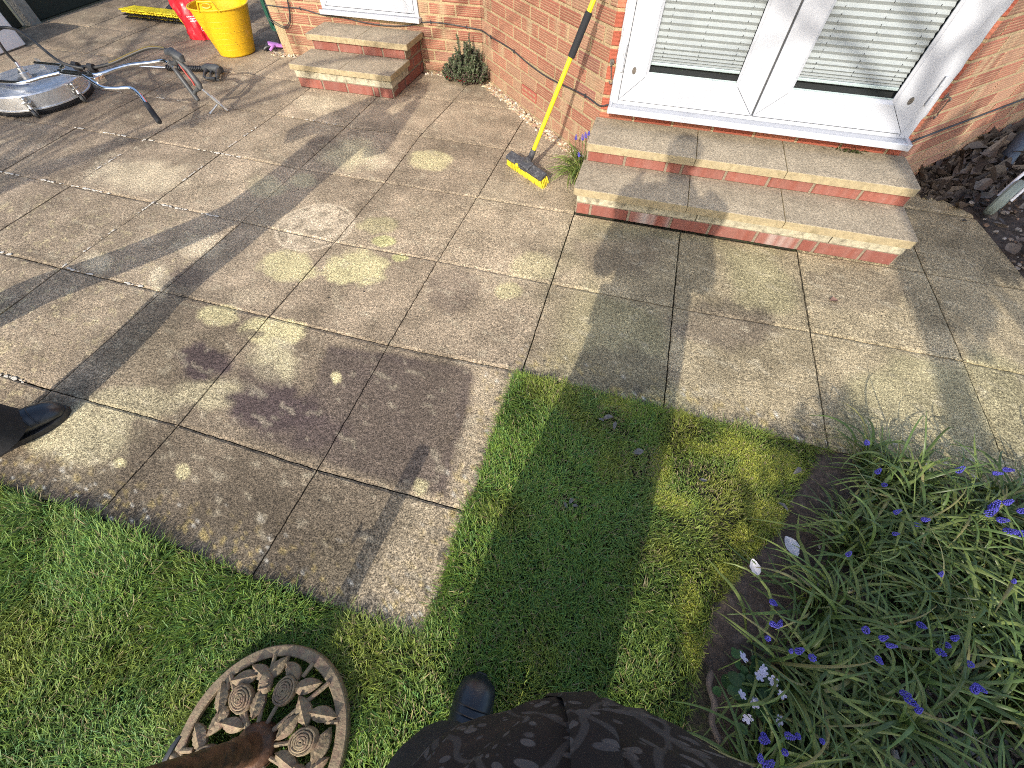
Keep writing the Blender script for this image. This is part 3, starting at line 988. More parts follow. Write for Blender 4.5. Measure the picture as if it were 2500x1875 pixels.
# ---- small back door, only its foot in view
mb = MB()
frame_rect(mb, -.097, .772, .352, 2.43, -.062, .737, .37, 2.38, 1.73, .08)
bd = mb.build('back_door', M_upvc, house)
mb = MB()
mitred(mb, -.059, .734, .374, 2.376, .105, 1.678, .03)
bead(mb, .045, .630, .478, 2.272, .014, 1.6505, 1.660)
mb.box((.05, 1.664, .48), (.626, 1.675, 2.27), .002)
mb.build('door_leaf', M_upvc, bd)
mb = MB()
mb.box((-.06, 1.680, .372), (.735, 1.69, 2.376))
mb.build('door_rebate', M_gap, bd)
mb = MB()
prof = [(1.68, .332), (1.68, .3505), (1.648, .3505), (1.606, .356), (1.600, .353), (1.600, .329), (1.612, .3265), (1.63, .332)]
n_ = len(prof)
vs = [(x, a, b) for x in (-.098, .788) for a, b in prof]
mb.add(vs, [(k, (k + 1) % n_, n_ + (k + 1) % n_, n_ + k) for k in range(n_)] + [tuple(range(n_))[::-1], tuple(range(n_, 2 * n_))])
mb.box((.776, 1.598, .327), (.791, 1.65, .358), .003)
mb.build('door_cill', M_upvc, bd)

# ================================================================ STEPS
def round_rect(x0, x1, y0, y1, r, corners, n=4):
    """corners: which of (front-left, front-right, back-right, back-left) are rounded"""
    out = []
    cs = [((x0, y0), math.pi), ((x1, y0), 1.5 * math.pi), ((x1, y1), 0), ((x0, y1), .5 * math.pi)]
    cen = [(x0 + r, y0 + r), (x1 - r, y0 + r), (x1 - r, y1 - r), (x0 + r, y1 - r)]
    for k in range(4):
        (px, py), a0 = cs[k]
        if corners[k]:
            for q in range(n + 1):
                a = a0 + (math.pi / 2) * q / n
                out.append((cen[k][0] + r * math.cos(a), cen[k][1] + r * math.sin(a)))
        else:
            out.append((px, py))
    return out
def tread(parent, x0, x1, y0, y1, z0, z1, corners=(0, 0, 0, 0), r=.02):
    mb = MB()
    poly = round_rect(x0, x1, y0, y1, r, corners)
    mb.prism(poly, z0, z1, bev=.004)
    # top gets the aggregate finish, the sides the cast-stone face
    for k, f in enumerate(mb.f):
        zs = [mb.v[q][2] for q in f]
        mb.mi[k] = 0 if min(zs) > z1 - .0015 else 1
    return mb.build('tread', [M_tread, M_edge], parent)
def plain(name, parent, a, b, m_, bev=.003):
    mb = MB()
    mb.box(a, b, bev)
    return mb.build(name, m_, parent)

ps = thing('door_steps', 'wide pair of stone-capped brick steps below the white patio doors', 'steps', (3.235, .2, 0), 'brick steps to the doors')
bx = lambda *q: list(q)
brick_wall('riser', (2.412, -.04), (4.060, -.04), .004, .069, 'smooth', parent=ps, mortar=M_mortarg, xs=bx(0, .085, .30, .53, .735, .975, 1.19, 1.272, 1.49, 1.648), course0=.004, salt=(2, 5))
brick_wall('riser', (4.060, -.026), (4.060, .52), .004, .069, 'smooth', parent=ps, mortar=M_mortarg, course0=.004)
brick_wall('riser', (2.412, .52), (2.412, -.026), .004, .069, 'smooth', parent=ps, mortar=M_mortarg, course0=.004)
for xa, xb in ((2.412, 3.060), (3.063, 3.722), (3.726, 4.060)):
    plain('bedding_slab', ps, (xa, -.042, .0715), (xb, .5, .1165), M_band, .004)
plain('mortar_bed', ps, (2.425, -.03, .1165), (4.05, .5, .1305), M_mortarg, .002)
for (xa, xb, cr) in ((2.390, 2.9895, (1, 0, 0, 0)), (2.9925, 3.4645, (0, 0, 0, 0)), (3.4675, 4.062, (0, 1, 0, 0))):
    tread(ps, xa, xb, -.077, .235, .1305, .1695, cr, .022)
brick_wall('riser', (2.405, .222), (4.060, .222), .170, .236, 'smooth', parent=ps, mortar=M_mortarg, xs=bx(0, .215, .445, .53, .76, .98, 1.20, 1.43, 1.655), course0=.171)
brick_wall('riser', (4.060, .236), (4.060, .53), .170, .236, 'smooth', parent=ps, mortar=M_mortarg, course0=.171)
plain('riser_core', ps, (2.43, .30, .12), (4.045, .53, .236), M_mortarg)
for (xa, xb, cr) in ((2.395, 2.9835, (1, 0, 0, 0)), (2.9865, 3.4385, (0, 0, 0, 0)), (3.4415, 4.056, (0, 1, 1, 0))):
    tread(ps, xa, xb, .193, .528, .2375, .2775, cr, .024)

bs = thing('door_steps', 'narrow pair of stone-capped brick steps below the small white back door', 'steps', (.32, 1.35, 0), 'brick steps to the doors')
brick_wall('riser', (-.097, 1.058), (.747, 1.056), .002, .068, 'smooth', parent=bs, mortar=M_mortarg, xs=bx(0, .222, .44, .672, .727, .844), course0=.003)
brick_wall('riser', (.747, 1.07), (.747, 1.374), .002, .068, 'smooth', parent=bs, mortar=M_mortarg, course0=.003)
brick_wall('riser', (.747, 1.376), (.747, 1.65), .002, .231, 'smooth', parent=bs, mortar=M_mortarg, course0=.003)
brick_wall('riser', (-.097, 1.374), (-.097, 1.072), .002, .068, 'smooth', parent=bs, mortar=M_mortarg, course0=.003)
brick_wall('riser', (-.082, 1.65), (-.082, 1.376), .002, .231, 'smooth', parent=bs, mortar=M_mortarg, course0=.003)
plain('bedding_slab', bs, (-.099, 1.054, .0705), (.752, 1.36, .116), M_band, .004)
plain('mortar_bed', bs, (-.085, 1.07, .116), (.735, 1.36, .1265), M_mortarg, .002)
tread(bs, -.118, .3285, 1.033, 1.375, .1265, .163, (1, 0, 0, 0), .01)
tread(bs, .3315, .768, 1.031, 1.375, .1265, .163, (0, 1, 0, 0), .01)
brick_wall('riser', (-.08, 1.362), (.748, 1.360), .164, .231, 'smooth', parent=bs, mortar=M_mortarg, xs=bx(0, .235, .455, .63, .828), course0=.165)
plain('riser_core', bs, (-.075, 1.45, .116), (.735, 1.65, .231), M_mortarg)
tread(bs, -.106, .3385, 1.336, 1.645, .2325, .270, (1, 0, 0, 0), .01)
tread(bs, .3415, .787, 1.334, 1.645, .2325, .270, (0, 1, 0, 0), .01)

# ================================================================ CABLES
def clipped_cable(name, label, pts, r, clips, cat='cable'):
    mb = MB()
    mb.tube(curve(pts, 6), r, 8)
    o = mb.build(name, M_cable, smooth=True)
    tag(o, label, cat)
    for p, n in clips:
        c = MB()
        n = Vector(n)
        q = n.to_track_quat('Z', 'Y').to_matrix().to_4x4()
        c.box((-.004, -.009, -.004), (.004, .011, r * 1.6), .002, mtx=Matrix.Translation(Vector(p)) @ q)
        c.build('cable_clip', M_cable, o)
    return o
k7 = .7071
def W1p(x, z, d=.006):
    return (x, 1.66 - d, z)
def Dp(x, z, d=.006):
    return (x - k7 * d, 2.95 - x - k7 * d, z)
pts = [W1p(-.66, .335), W1p(-.632, .337), W1p(-.47, .334), W1p(-.317, .336), W1p(-.159, .314), W1p(-.09, .308), W1p(.02, .306), W1p(.10, .303), W1p(.25, .289, .01), W1p(.42, .283, .012), W1p(.58, .288, .01), W1p(.72, .306), W1p(.80, .325), W1p(.867, .331), W1p(1.0, .331), W1p(1.17, .322), W1p(1.275, .316, .012),
       Dp(1.33, .314), Dp(1.411, .311), Dp(1.55, .318), Dp(1.671, .318), Dp(1.80, .304), Dp(1.952, .298), Dp(2.077, .306), Dp(2.20, .322), Dp(2.302, .333), Dp(2.36, .332), Dp(2.395, .330), (2.418, .528, .335), (2.447, .522, .346), (2.466, .512, .350)]
clipped_cable('cable', 'black cable clipped low along the sunny brick wall from hose corner to patio doors', pts, .0042,
              [(W1p(-.317, .336), (0, -1, 0)), (W1p(.867, .331), (0, -1, 0)), (W1p(1.17, .322), (0, -1, 0)), (Dp(1.411, .311), (-k7, -k7, 0)), (Dp(1.671, .318), (-k7, -k7, 0)), (Dp(2.302, .333), (-k7, -k7, 0))])
def Rp(u, z, d=.006):
    return (4.03 + k7 * u + k7 * d, .54 + k7 * u - k7 * d, z)
clipped_cable('cable', 'black cable along the shaded brick wall right of the patio doors', [(3.985, .505, .352), (4.03, .525, .348), Rp(.08, .345), Rp(.4, .342), Rp(.8, .338), Rp(1.3, .335), Rp(2.0, .34), Rp(2.8, .34)], .0048, [(Rp(1.6, .337), (k7, -k7, 0))])
mb = MB()
lp = [W1p(-.40, .62, .01), W1p(-.405, .45, .01), W1p(-.42, .35, .012), W1p(-.455, .26, .012), W1p(-.51, .21, .012), W1p(-.56, .208, .012), W1p(-.62, .232, .012), W1p(-.665, .26, .02)]
mb.tube(curve(lp, 6), .0032, 8)
lp = [W1p(-.388, .62, .016), W1p(-.395, .45, .016), W1p(-.41, .35, .018), W1p(-.44, .265, .018), W1p(-.49, .205, .018), W1p(-.55, .197, .018), W1p(-.61, .215, .018), W1p(-.67, .25, .024)]
mb.tube(curve(lp, 6), .0032, 8)
tag(mb.build('hanging_wire', M_cable, smooth=True), 'thin doubled black wire hanging in a loop on the brick beside the small door', 'wire')

# ================================================================ PUSH BROOM (leaning on the corner)
br = thing('push_broom', 'yellow push broom with black foam grip leaning upright against the brick wall', 'broom', (2.045, .27, 0), 'brooms')
A0 = Vector((2.056, .318, .105))
AX = Vector((.061, .032, .173)).normalized()
mb = MB()
mb.tube([A0 - AX * .01, A0 + AX * 1.30], .0125, 16)
mb.build('handle', M_yellow, br, smooth=True)
mb = MB()
ga, gb = Vector((2.228, .404, .588)), Vector((2.289, .436, .761))
mb.tube([ga - AX * .002, ga, gb, gb + AX * .002], [.014, .0185, .0185, .014], 18)
mb.build('grip', M_foam, br, smooth=True)
# head: long axis runs from upper left to lower right of the picture, tipped so the bristles face the viewer
hc = Vector((2.035, .262, .066))
hx = Vector((.285, -.205, 0)).normalized()
hy = Vector((-hx.y, hx.x, 0))
hyT = (hy * math.cos(math.radians(24)) + Vector((0, 0, 1)) * math.sin(math.radians(24))).normalized()
hz = hx.cross(hyT).normalized()
HM = Matrix((hx, hyT, hz)).transposed().to_4x4()
HM.translation = hc
mb = MB()
mb.box((-.172, -.030, -.010), (.172, .030, .012), .006, mtx=HM)
mb.box((-.05, -.026, .010), (.055, .030, .024), .006, mtx=HM)
mb.box((-.022, -.034, -.006), (.026, -.026, .016), .003, mtx=HM)
sb = HM @ Vector((.004, .006, .018))
mb.tube([sb, sb + (A0 - sb) * .35, A0 - AX * .01, A0 + AX * .035], [.026, .022, .0185, .0165], 16)
mb.build('broom_head', M_bcap, br)
mb = MB()
mb.lathe([(0, .010), (.013, .008), (.015, 0), (.0135, -.006)], n=10, mtx=HM @ Matrix.Translation((-.052, -.030, .002)) @ Matrix.Rotation(math.pi / 2, 4, 'X'))
mb.box((-.056, -.045, -.008), (-.048, -.034, .012), .002, mtx=HM)
mb.build('clamp_knob', M_yellow, br)
mb = MB()
for a in range(26):
    for b in range(5):
        x = -.163 + a * .01305
        y = -.024 + b * .012
        base = HM @ Vector((x, y, -.009))
        for q in range(5):
            sx, sy = U(-.006, .006), U(-.004, .004)
            ang = (a - 12.5) / 12.5 * .010
            tip = HM @ Vector((x + ang + sx * 1.2, y * 1.2 - .012 + sy, -.009 - U(.050, .058)))
            tip.z = max(tip.z, .002)
            b0 = base + hx * sx * .5 + hyT * sy * .5
            mb.tube([b0, (b0 + tip) / 2, tip], [.0016, .0015, .0010], 4, cap=False)
mb.build('bristles', M_bristle, br)

# ================================================================ SURFACE CLEANER
sc = thing('surface_cleaner', 'round stainless steel pressure surface cleaner with chrome handlebars standing on the slabs', 'surface cleaner', (-1.915, .295, 0))
cx, cy, R0 = -1.905, .295, .326
mb = MB()
mb.lathe([(0, .150), (.10, .150), (.19, .148), (.27, .142), (.275, .139), (.300, .138), (.322, .131), (.328, .124), (.327, .045), (.334, .042), (.334, .036), (.326, .036), (.320, .118), (0, .135)], (cx, cy, 0), 96)
mb.build('steel_deck', M_steel, sc, smooth=True, angle=30)
mb = MB()
rr = random.Random(3)
for k in range(420):
    a = 2 * math.pi * k / 420
    d = .0075
    for rad in (.318, .326):
        p = Vector((cx + rad * math.cos(a), cy + rad * math.sin(a), .036))
        q = Vector((cx + (rad + rr.uniform(-.004, .006)) * math.cos(a + rr.uniform(-.01, .01)), cy + (rad + rr.uniform(-.004, .006)) * math.sin(a), rr.uniform(.001, .006)))
        mb.tube([p, q], .0028, 4, cap=False)
mb.lathe([(.315, .036), (.331, .036), (.330, .020), (.316, .020)], (cx, cy, 0), 64, closed=True)
mb.build('brush_skirt', M_black, sc)
mb = MB()
mb.lathe([(0, .19), (.030, .19), (.034, .185), (.034, .155), (.062, .153), (.066, .149), (.066, .147), (0, .147)], (cx + .03, cy - .02, 0), 32)
mb.lathe([(0, .215), (.016, .215), (.018, .209), (.018, .19), (0, .19)], (cx + .03, cy - .02, 0), 24)
mb.tube([(cx + .03, cy - .02, .19), (cx + .005, cy, .235)], .011, 10)
mb.build('swivel_hub', M_zinc, sc, smooth=True, angle=30)
def pt7(x, y, z):
    return (x, y, z)
# U-shaped yoke carried on two brackets
mb = MB()
for s in (-1, 1):
    by = cy - .02 + s * .185
    mb.box((cx - .085 - .005, by - .022, .140), (cx - .085 + .055, by + .022, .146), .002)
    mb.box((cx - .088, by - .022 if s < 0 else by + .016, .14), (cx - .04, by - .016 if s < 0 else by + .022, .20), .002)
mb.build('yoke_bracket', M_zinc, sc)
mb = MB()
J = Vector((-1.09, .262, .245))
for s in (-1, 1):
    y0 = cy - .02 + s * .175
    mb.tube(curve([(cx - .065, y0, .178), (cx + .06, y0, .182), (cx + .24, y0 - s * .02, .192), (cx + .33, y0 - s * .10, .205), (cx + .42, .29 + s * .018, .215)], 6), .0125, 12)
mb.tube([(cx + .36, .315, .208), J], .0125, 12)
mb.tube([(cx + .36, .285, .206), J + Vector((0, -.03, -.002))], .0125, 12)
mb.build('yoke', M_chrome, sc, smooth=True)
mb = MB()
# near handlebar ends in a rubber grip, far one carries the trigger gun
near = curve([J + Vector((-.12, -.02, -.01)), (-1.08, .20, .215), (-1.0, .185, .202), (-.90, .195, .203), (-.816, .225, .205), (-.735, .20, .188), (-.61, .118, .168)], 6)
mb.tube(near, .0125, 12)
mb.tube(curve([J + Vector((-.10, .012, 0)), J, (-.98, .40, .262), (-.842, .511, .262), (-.76, .535, .272), (-.69, .51, .270), (-.625, .488, .258)], 6), .0125, 12)
mb.box((-1.075, .20, .205), (-1.055, .27, .25), .004)
mb.build('handlebar', M_chrome, sc, smooth=True)
mb = MB()
mb.tube([(-.617, .123, .170), (-.61, .118, .168), (-.478, .031, .112), (-.470, .026, .109)], [.013, .0175, .0175, .012], 14)
mb.build('handle_grip', M_foam, sc, smooth=True)
# trigger gun at the end of the far handlebar
def plate(mb, pts, o, ex, ey, en, th, bev=.003, mi=0):
    mb.prism(pts, -th / 2, th / 2, lambda a, b, h: tuple(Vector(o) + ex * a + ey * b + en * h), bev=bev, mi=mi)
g0 = Vector((-.66, .50, .285))
g1 = Vector((-.545, .455, .085))
T1 = Vector((-.374, .508, .006))
gx = (g1 - g0).normalized()                        # along the long black bar, downwards
sideways = ((Vector((-.47, .492, .292)) - g0) - gx * (Vector((-.47, .492, .292)) - g0).dot(gx)).normalized()
gn = gx.cross(sideways).normalized()
gun = MB()
gun.tube([g0 - gx * .01, g0 + gx * .02, g1, g1 + gx * .012], [.012, .0165, .0165, .014], 12)
gun.tube([g0 + gx * .01, g0 + gx * .03 + sideways * .055, g0 + gx * .01 + sideways * .075], [.015, .016, .018], 10)
gun.tube([g0 + sideways * .03 - gx * .045, g0 + sideways * .08 - gx * .025, g0 + sideways * .125 + gx * .035, g0 + sideways * .118 + gx * .055], [.018, .029, .027, .016], 12, flat=.7)
gun.tube([g0 + sideways * .08 + gx * .02, g0 + sideways * .11 + gx * .10, g0 + sideways * .112 + gx * .19, g0 + sideways * .098 + gx * .215], [.016, .018, .022, .016], 12, flat=.75)
gun.tube([g0 + sideways * .09 + gx * .205, g0 + sideways * .045 + gx * .20, g0 + sideways * .008 + gx * .205], [.016, .011, .014], 10)
gb = gun.build('trigger_gun', M_gungrey, sc, smooth=True)
mb = MB()
mb.tube(curve([g0 + sideways * .072 + gx * .04, g0 + sideways * .070 + gx * .10, g0 + sideways * .075 + gx * .15, g0 + sideways * .068 + gx * .178], 5), .0065, 8)
o = mb.build('trigger', mat('red_trigger', (.30, .03, .02), .5), gb, smooth=True)
mb = MB()
n0 = g0 + sideways * .105 + gx * .21
for a, b, r in ((0, .22, .008), (.06, .12, .010), (.22, .30, .0105), (.30, .34, .007), (.34, .68, .0155), (.68, .73, .010), (.73, .80, .0125), (.80, .86, .008), (.86, 1.0, .0085)):
    mb.tube([n0 + (T1 - n0) * a, n0 + (T1 - n0) * b], r, 12)
tj = n0 + (T1 - n0) * .66
mb.tube([tj, tj + Vector((-.055, -.055, -.045)), tj + Vector((-.062, -.062, -.052))], [.006, .006, .010], 10)
mb.build('coupling', M_zinc, gb, smooth=True, angle=30)
# high-pressure hose from the hub, over the yoke, to the gun
hp = [(cx - .0, cy + .005, .215), (cx - .008, cy + .0, .262), (cx - .005, cy + .0, .33), (cx - .02, cy + .03, .385), (cx - .05, cy + .105, .402), (cx - .01, cy + .145, .395), (cx + .085, cy + .13, .385), (cx + .26, cy + .065, .36), (cx + .54, cy - .04, .30), (cx + .68, cy - .02, .268), (-1.24, .30, .268), (-1.13, .305, .272), (-1.02, .36, .29), (-.90, .45, .325), (-.80, .52, .348), (-.70, .545, .345), (-.62, .535, .325), (g0 + sideways * .035 - gx * .06)[:]]
hc_ = curve(hp, 8)
mb = MB()
mb.tube(hc_, .0095, 12)
ho = mb.build('hose', M_hose, sc, smooth=True)
mb = MB()
mb.tube([hc_[0], hc_[3]], .0135, 10)
mb.tube(hc_[-7:-2], .0125, 10)
mb.build('hose_ferrule', M_zinc, ho, smooth=True)
mb = MB()
hw = [p + Vector((0, -.004, .0075)) for p in hc_[95:122]]
mb.tube(hw, .0042, 6)
mb.build('hose_stripe', M_brass, ho, smooth=True)
for px in ((-1.31, .305, .262), (-1.16, .30, .266)):
    mb = MB()
    mb.lathe([(.010, -.022), (.020, -.022), (.020, .022), (.010, .022)], n=20, closed=True, mtx=Matrix.Translation(px) @ Matrix.Rotation(math.pi / 2, 4, 'Y') @ Matrix.Diagonal((1.35, 1, 1, 1)))
    mb.build('hose_clip', M_black, sc, smooth=True)
def castor(ang, nm='castor'):
    a = math.radians(ang)
    d = Vector((math.cos(a), math.sin(a), 0))
    p = Vector((cx, cy, 0)) + d * .352
    mb = MB()
    mb.box((-.024, -.028, .090), (.016, .028, .096), .002, mtx=Matrix.Translation(p) @ Matrix.Rotation(a, 4, 'Z'))
    mb.box((-.026, -.028, .055), (-.022, .028, .125), .002, mtx=Matrix.Translation(p) @ Matrix.Rotation(a, 4, 'Z'))
    mb.lathe([(0, .128), (.016, .126), (.018, .118), (.008, .112), (.008, .10), (.02, .096), (.02, .088), (.008, .084), (.012, .066), (.016, .060), (0, .06)], p, 16)
    q = p + Vector((.012, -.008, 0))
    for s in (-1, 1):
        mb.prism([(-.012, .064), (.012, .064), (.010, .022), (-.010, .022)], -.0015, .0015, lambda aa, b, h: tuple(q + Vector((aa * .7 + s * .014 * .7, -aa * .7 + s * .014 * .7, b)) + Vector((.7, .7, 0)) * h))
    c = mb.build(nm, M_zinc, sc, smooth=True, angle=30)
    mb = MB()
    mb.lathe([(0, -.011), (.012, -.011), (.013, -.008), (.026, -.008), (.0275, 0), (.026, .008), (.013, .008), (.012, .011), (0, .011)], n=24, mtx=Matrix.Translation(q + Vector((0, 0, .0285))) @ Vector((.7, .7, 0)).to_track_quat('Z', 'Y').to_matrix().to_4x4())
    mb.build('castor_wheel', M_gungrey, c, smooth=True)
castor(-48)
castor(7)
castor(150)
# blue printed emblem on the deck, half worn away
M_blue = mat('blue_print', (0.03, 0.035, 0.16), .5)
mb = MB()
for poly in ([(.02, -.145), (.075, -.125), (.105, -.135), (.075, -.150)], [(.085, -.118), (.13, -.10), (.15, -.115), (.11, -.128)], [(.0, -.165), (.05, -.165), (.052, -.170), (.0, -.171)]):
    mb.prism(poly, .1485, .1500, lambda a, b, h: (cx + a, cy + b, h))
mb.build('worn_emblem', M_blue, sc)

# ---- spray gun lying behind
sg = thing('spray_gun', 'black pressure washer spray gun with a thin steel rod lying on the slabs', 'spray gun', (-1.0, 1.05, 0))
mb = MB()
mb.tube([(-1.66, .965, .03), (-1.36, 1.012, .03)], .006, 8)
mb.build('rod', M_chrome, sg, smooth=True)
mb = MB()
mb.tube([(-1.37, 1.012, .03), (-1.04, 1.078, .034)], .014, 12)
for k in range(20):
    t = k / 19
    p = Vector((-1.36 + .30 * t, 1.012 + .062 * t, .03))
    mb.tube([p, p + Vector((.009, .0018, 0))], .021, 12)
mb.build('sleeve', M_black, sg, smooth=True, angle=30)
mb = MB()
mb.tube([(-1.05, 1.08, .034), (-1.0, 1.09, .036), (-.91, 1.10, .036), (-.875, 1.095, .034)], [.018, .034, .034, .024], 12)
mb.tube([(-.90, 1.10, .034), (-.855, 1.02, .03), (-.815, .965, .028)], [.024, .018, .015], 10)
mb.tube([(-1.0, 1.08, .034), (-.97, 1.0, .028), (-.94, .955, .024), (-.89, .935, .022), (-.82, .945, .022)], [.016, .011, .010, .011, .012], 10)
mb.tube([(-.95, 1.08, .03), (-.93, 1.02, .026), (-.90, .985, .026)], [.008, .007, .006], 8)
mb.tube([(-.815, .968, .028), (-.79, .935, .026)], .010, 10)
mb.build('gun_body', M_gungrey, sg, smooth=True)

# ================================================================ TUB, BAG, BROOM ON ITS SIDE, CONTAINER
tb = thing('flexible_tub', 'scuffed bright yellow flexible tub with two moulded handles', 'tub', (-1.09, 1.58, 0))
TC = Vector((-1.09, 1.575, 0))
TA = math.radians(-72)      # direction of the handle facing the camera
def tubpt(a, r, z):
    # rim is squeezed into an oval and leans back a little
    e = 1 + .10 * math.cos(2 * (a - TA - math.pi / 2)) * (z / .34)
    return TC + Vector((r * e * math.cos(a) + .015 * z / .34, r * e * math.sin(a) + .0 * z, z))
n_, rows_ = 128, 26
V_, F_ = [], []
Ht = .335
for wall in (0, 1):
    for q in range(rows_ + 1):
        t = q / rows_
        for k in range(n_):
            a = 2 * math.pi * k / n_
            z = .012 + (Ht - .012) * t
            r = .155 + .066 * t - (.004 if wall else 0) + (.0008 * math.cos(q * math.pi) if not wall else 0)
            if t > .97:
                r += .004 * (1 if not wall else -1)
            V_.append(tubpt(a, r, z))
hole = lambda a, z: False
idx = lambda w, q, k: w * (rows_ + 1) * n_ + q * n_ + k % n_
for w in (0, 1):
    for q in range(rows_):
        for k in range(n_):
            F_.append((idx(w, q, k), idx(w, q, k + 1), idx(w, q + 1, k + 1), idx(w, q + 1, k)))
for k in range(n_):
    F_.append((idx(0, rows_, k), idx(0, rows_, k + 1), idx(1, rows_, k + 1), idx(1, rows_, k)))
mb = MB()
mb.add(V_, F_)
mb.lathe([(0, .0), (.142, 0), (.153, .005), (.1555, .013)], TC, n_)
mb.lathe([(0, .010), (.151, .014)], TC, n_)
# moulded rim bead
mb.tube([tubpt(2 * math.pi * k / 96, .224, Ht) for k in range(97)], .006, 8, cap=False)
for z in (.06, .10, .14, .18, .22, .26):
    mb.tube([tubpt(2 * math.pi * k / 96, .1555 + .066 * (z - .012) / (Ht - .012), z) for k in range(97)], .0012, 5, cap=False)
mb.build('tub_body', M_tub, tb, smooth=True, angle=50)
for s in (0, math.pi):
    mb = MB()
    c = TA + s
    prof = []
    for k in range(41):
        t = -1 + 2 * k / 40
        a = c + t * .42
        up = .062 * sstep(1.0, .62, abs(t))
        prof.append(tubpt(a, .226 + up * .15, Ht - .004 + float(up)))
    mb.tube(prof, .0075, 8)
    # web below the grip, leaving the finger hole open
    webv, webf = [], []
    for k in range(41):
        t = -1 + 2 * k / 40
        a = c + t * .42
        up = .062 * float(sstep(1.0, .62, abs(t)))
        hol = abs(t) < .42
        webv += [tubpt(a, .224, Ht - .002), tubpt(a, .226 + up * .05, Ht - .002 + (up * .34 if hol else up)), tubpt(a, .226 + up * .15, Ht - .002 + up * (.80 if hol else 1))]
    for k in range(40):
        webf.append((3 * k, 3 * k + 3, 3 * k + 4, 3 * k + 1))
    mb.add(webv, webf)
    hr = []
    for k in range(33):
        q = 2 * math.pi * k / 32
        hr.append(tubpt(c + .17 * math.cos(q), .2295, Ht + .033 + .0145 * math.sin(q)))
    mb.tube(hr, .0055, 6, cap=False)
    mb.build('tub_handle', M_tub, tb, smooth=True)

# red sack slumped behind the tub
rb = thing('plastic_sack', 'crumpled red plastic sack with small white print standing behind the yellow tub', 'sack', (-1.62, 1.86, 0))
V_, F_ = [], []
nA, nZ = 72, 44
for q in range(nZ + 1):
    t = q / nZ
    for k in range(nA):
        a = 2 * math.pi * k / nA
        ra, rbk = .135 + .05 * t, .10 + .04 * t
        x, y = ra * math.cos(a), rbk * math.sin(a)
        z = .62 * t
        nx = float(vnoise([x * 2 + 3], [y * 2 + z * .9], 9, 3, 51)[0]) - .5
        ny = float(vnoise([math.cos(a) * 1.5], [z * 2.2 + math.sin(a) * 1.5], 5, 3, 52)[0]) - .5
        fold = .014 * math.sin(7 * a + 5 * z) * (.4 + t) + .05 * nx + .035 * ny
        x, y = x * (1 + fold / .13), y * (1 + fold / .10)
        lean = Vector((-.02 * t - .10 * t * t, .10 * t, 0))
        ca, sa = math.cos(.25), math.sin(.25)
        V_.append(Vector((-1.66 + x * ca - y * sa, 1.83 + x * sa + y * ca, z)) + lean)
for q in range(nZ):
    for k in range(nA):
        F_.append((q * nA + k, q * nA + (k + 1) % nA, (q + 1) * nA + (k + 1) % nA, (q + 1) * nA + k))
mb = MB()
mb.add(V_, F_)
mb.add(V_[:nA], [tuple(range(nA))])
for k, f in enumerate(mb.f):      # yellow back panel of the sack
    if len(f) == 4:
        kk = f[0] % nA
        mb.mi[k] = 1 if 33 <= kk <= 41 else 0
sk = mb.build('sack_body', [M_red, M_bagy], rb, smooth=True, angle=80)
M_print = mat('white_print', (.75, .73, .72), .6)
mb = MB()
def sackpt(a, t):
    k = a / (2 * math.pi) * nA
    q = t * nZ
    k0, q0 = int(math.floor(k)), int(math.floor(q))
    fk, fq = k - k0, q - q0
    g = lambda i, j: V_[min(j, nZ) * nA + i % nA]
    p = (g(k0, q0) * (1 - fk) + g(k0 + 1, q0) * fk) * (1 - fq) + (g(k0, q0 + 1) * (1 - fk) + g(k0 + 1, q0 + 1) * fk) * fq
    c = Vector((-1.66, 1.83, p.z)) + Vector((-.02 * t, .1 * t, 0))
    return p + (p - c).normalized() * .0015
for row, (t0, ww) in enumerate(((.27, 9), (.245, 8), (.22, 6))):
    a = 4.55 + row * .05
    for w_ in range(ww):
        ln = U(.03, .09)
        mb.add([sackpt(a, t0), sackpt(a + ln, t0), sackpt(a + ln, t0 + .013), sackpt(a, t0 + .013)], [(0, 1, 2, 3)])
        a += ln + .025
for q in range(9):
    a0, a1 = .6 + q * .55, .6 + (q + 1) * .55
    f = lambda an, r: sackpt(5.12 + .055 * r * math.cos(an), .125 + .027 * r * math.sin(an))
    mb.add([f(a0, 1), f(a1, 1), f(a1, .6), f(a0, .6)], [(0, 1, 2, 3)])
mb.build('sack_print', M_print, rb)

yb = thing('push_broom', 'yellow push broom lying on its side with black dirty bristle tips beside the red sack', 'broom', (-2.45, 2.12, 0), 'brooms')
mb = MB()
for k in range(64):
    x0 = -2.81 + k * .0103
    for lev in range(4):
        z = (.012, .034, .056, .074)[lev]
        yv = 2.055 - (.012 if lev == 3 else 0)
        for q in range(2):
            p = Vector((x0 + U(-.004, .004), 2.20 + .0 * k, z + U(-.002, .002)))
            e = Vector((x0 + (k - 32) * .0010 + U(-.005, .005), yv + U(-.008, .008), z * 1.1 + U(-.003, .003)))
            e.z = max(e.z, .004)
            mb.tube([p, p + (e - p) * .82], [.0055, .0055], 4, cap=False)
            mb.tube([p + (e - p) * .80, e], [.0062, .0050], 4, mi=1 if lev < 2 else 0)
mb.build('bristles', [M_bristle, M_black], yb)
mb = MB()
mb.box((-2.80, 2.19, .006), (-2.16, 2.225, .074), .006)
mb.tube([(-2.42, 2.215, .045), (-2.39, 2.27, .08), (-2.36, 2.34, .13)], [.03, .024, .018], 12)
mb.build('broom_head', M_black, yb)
mb = MB()
mb.tube([(-2.37, 2.31, .11), (-1.95, 2.95, .75)], .0125, 12)
mb.build('handle', M_yellow, yb, smooth=True)

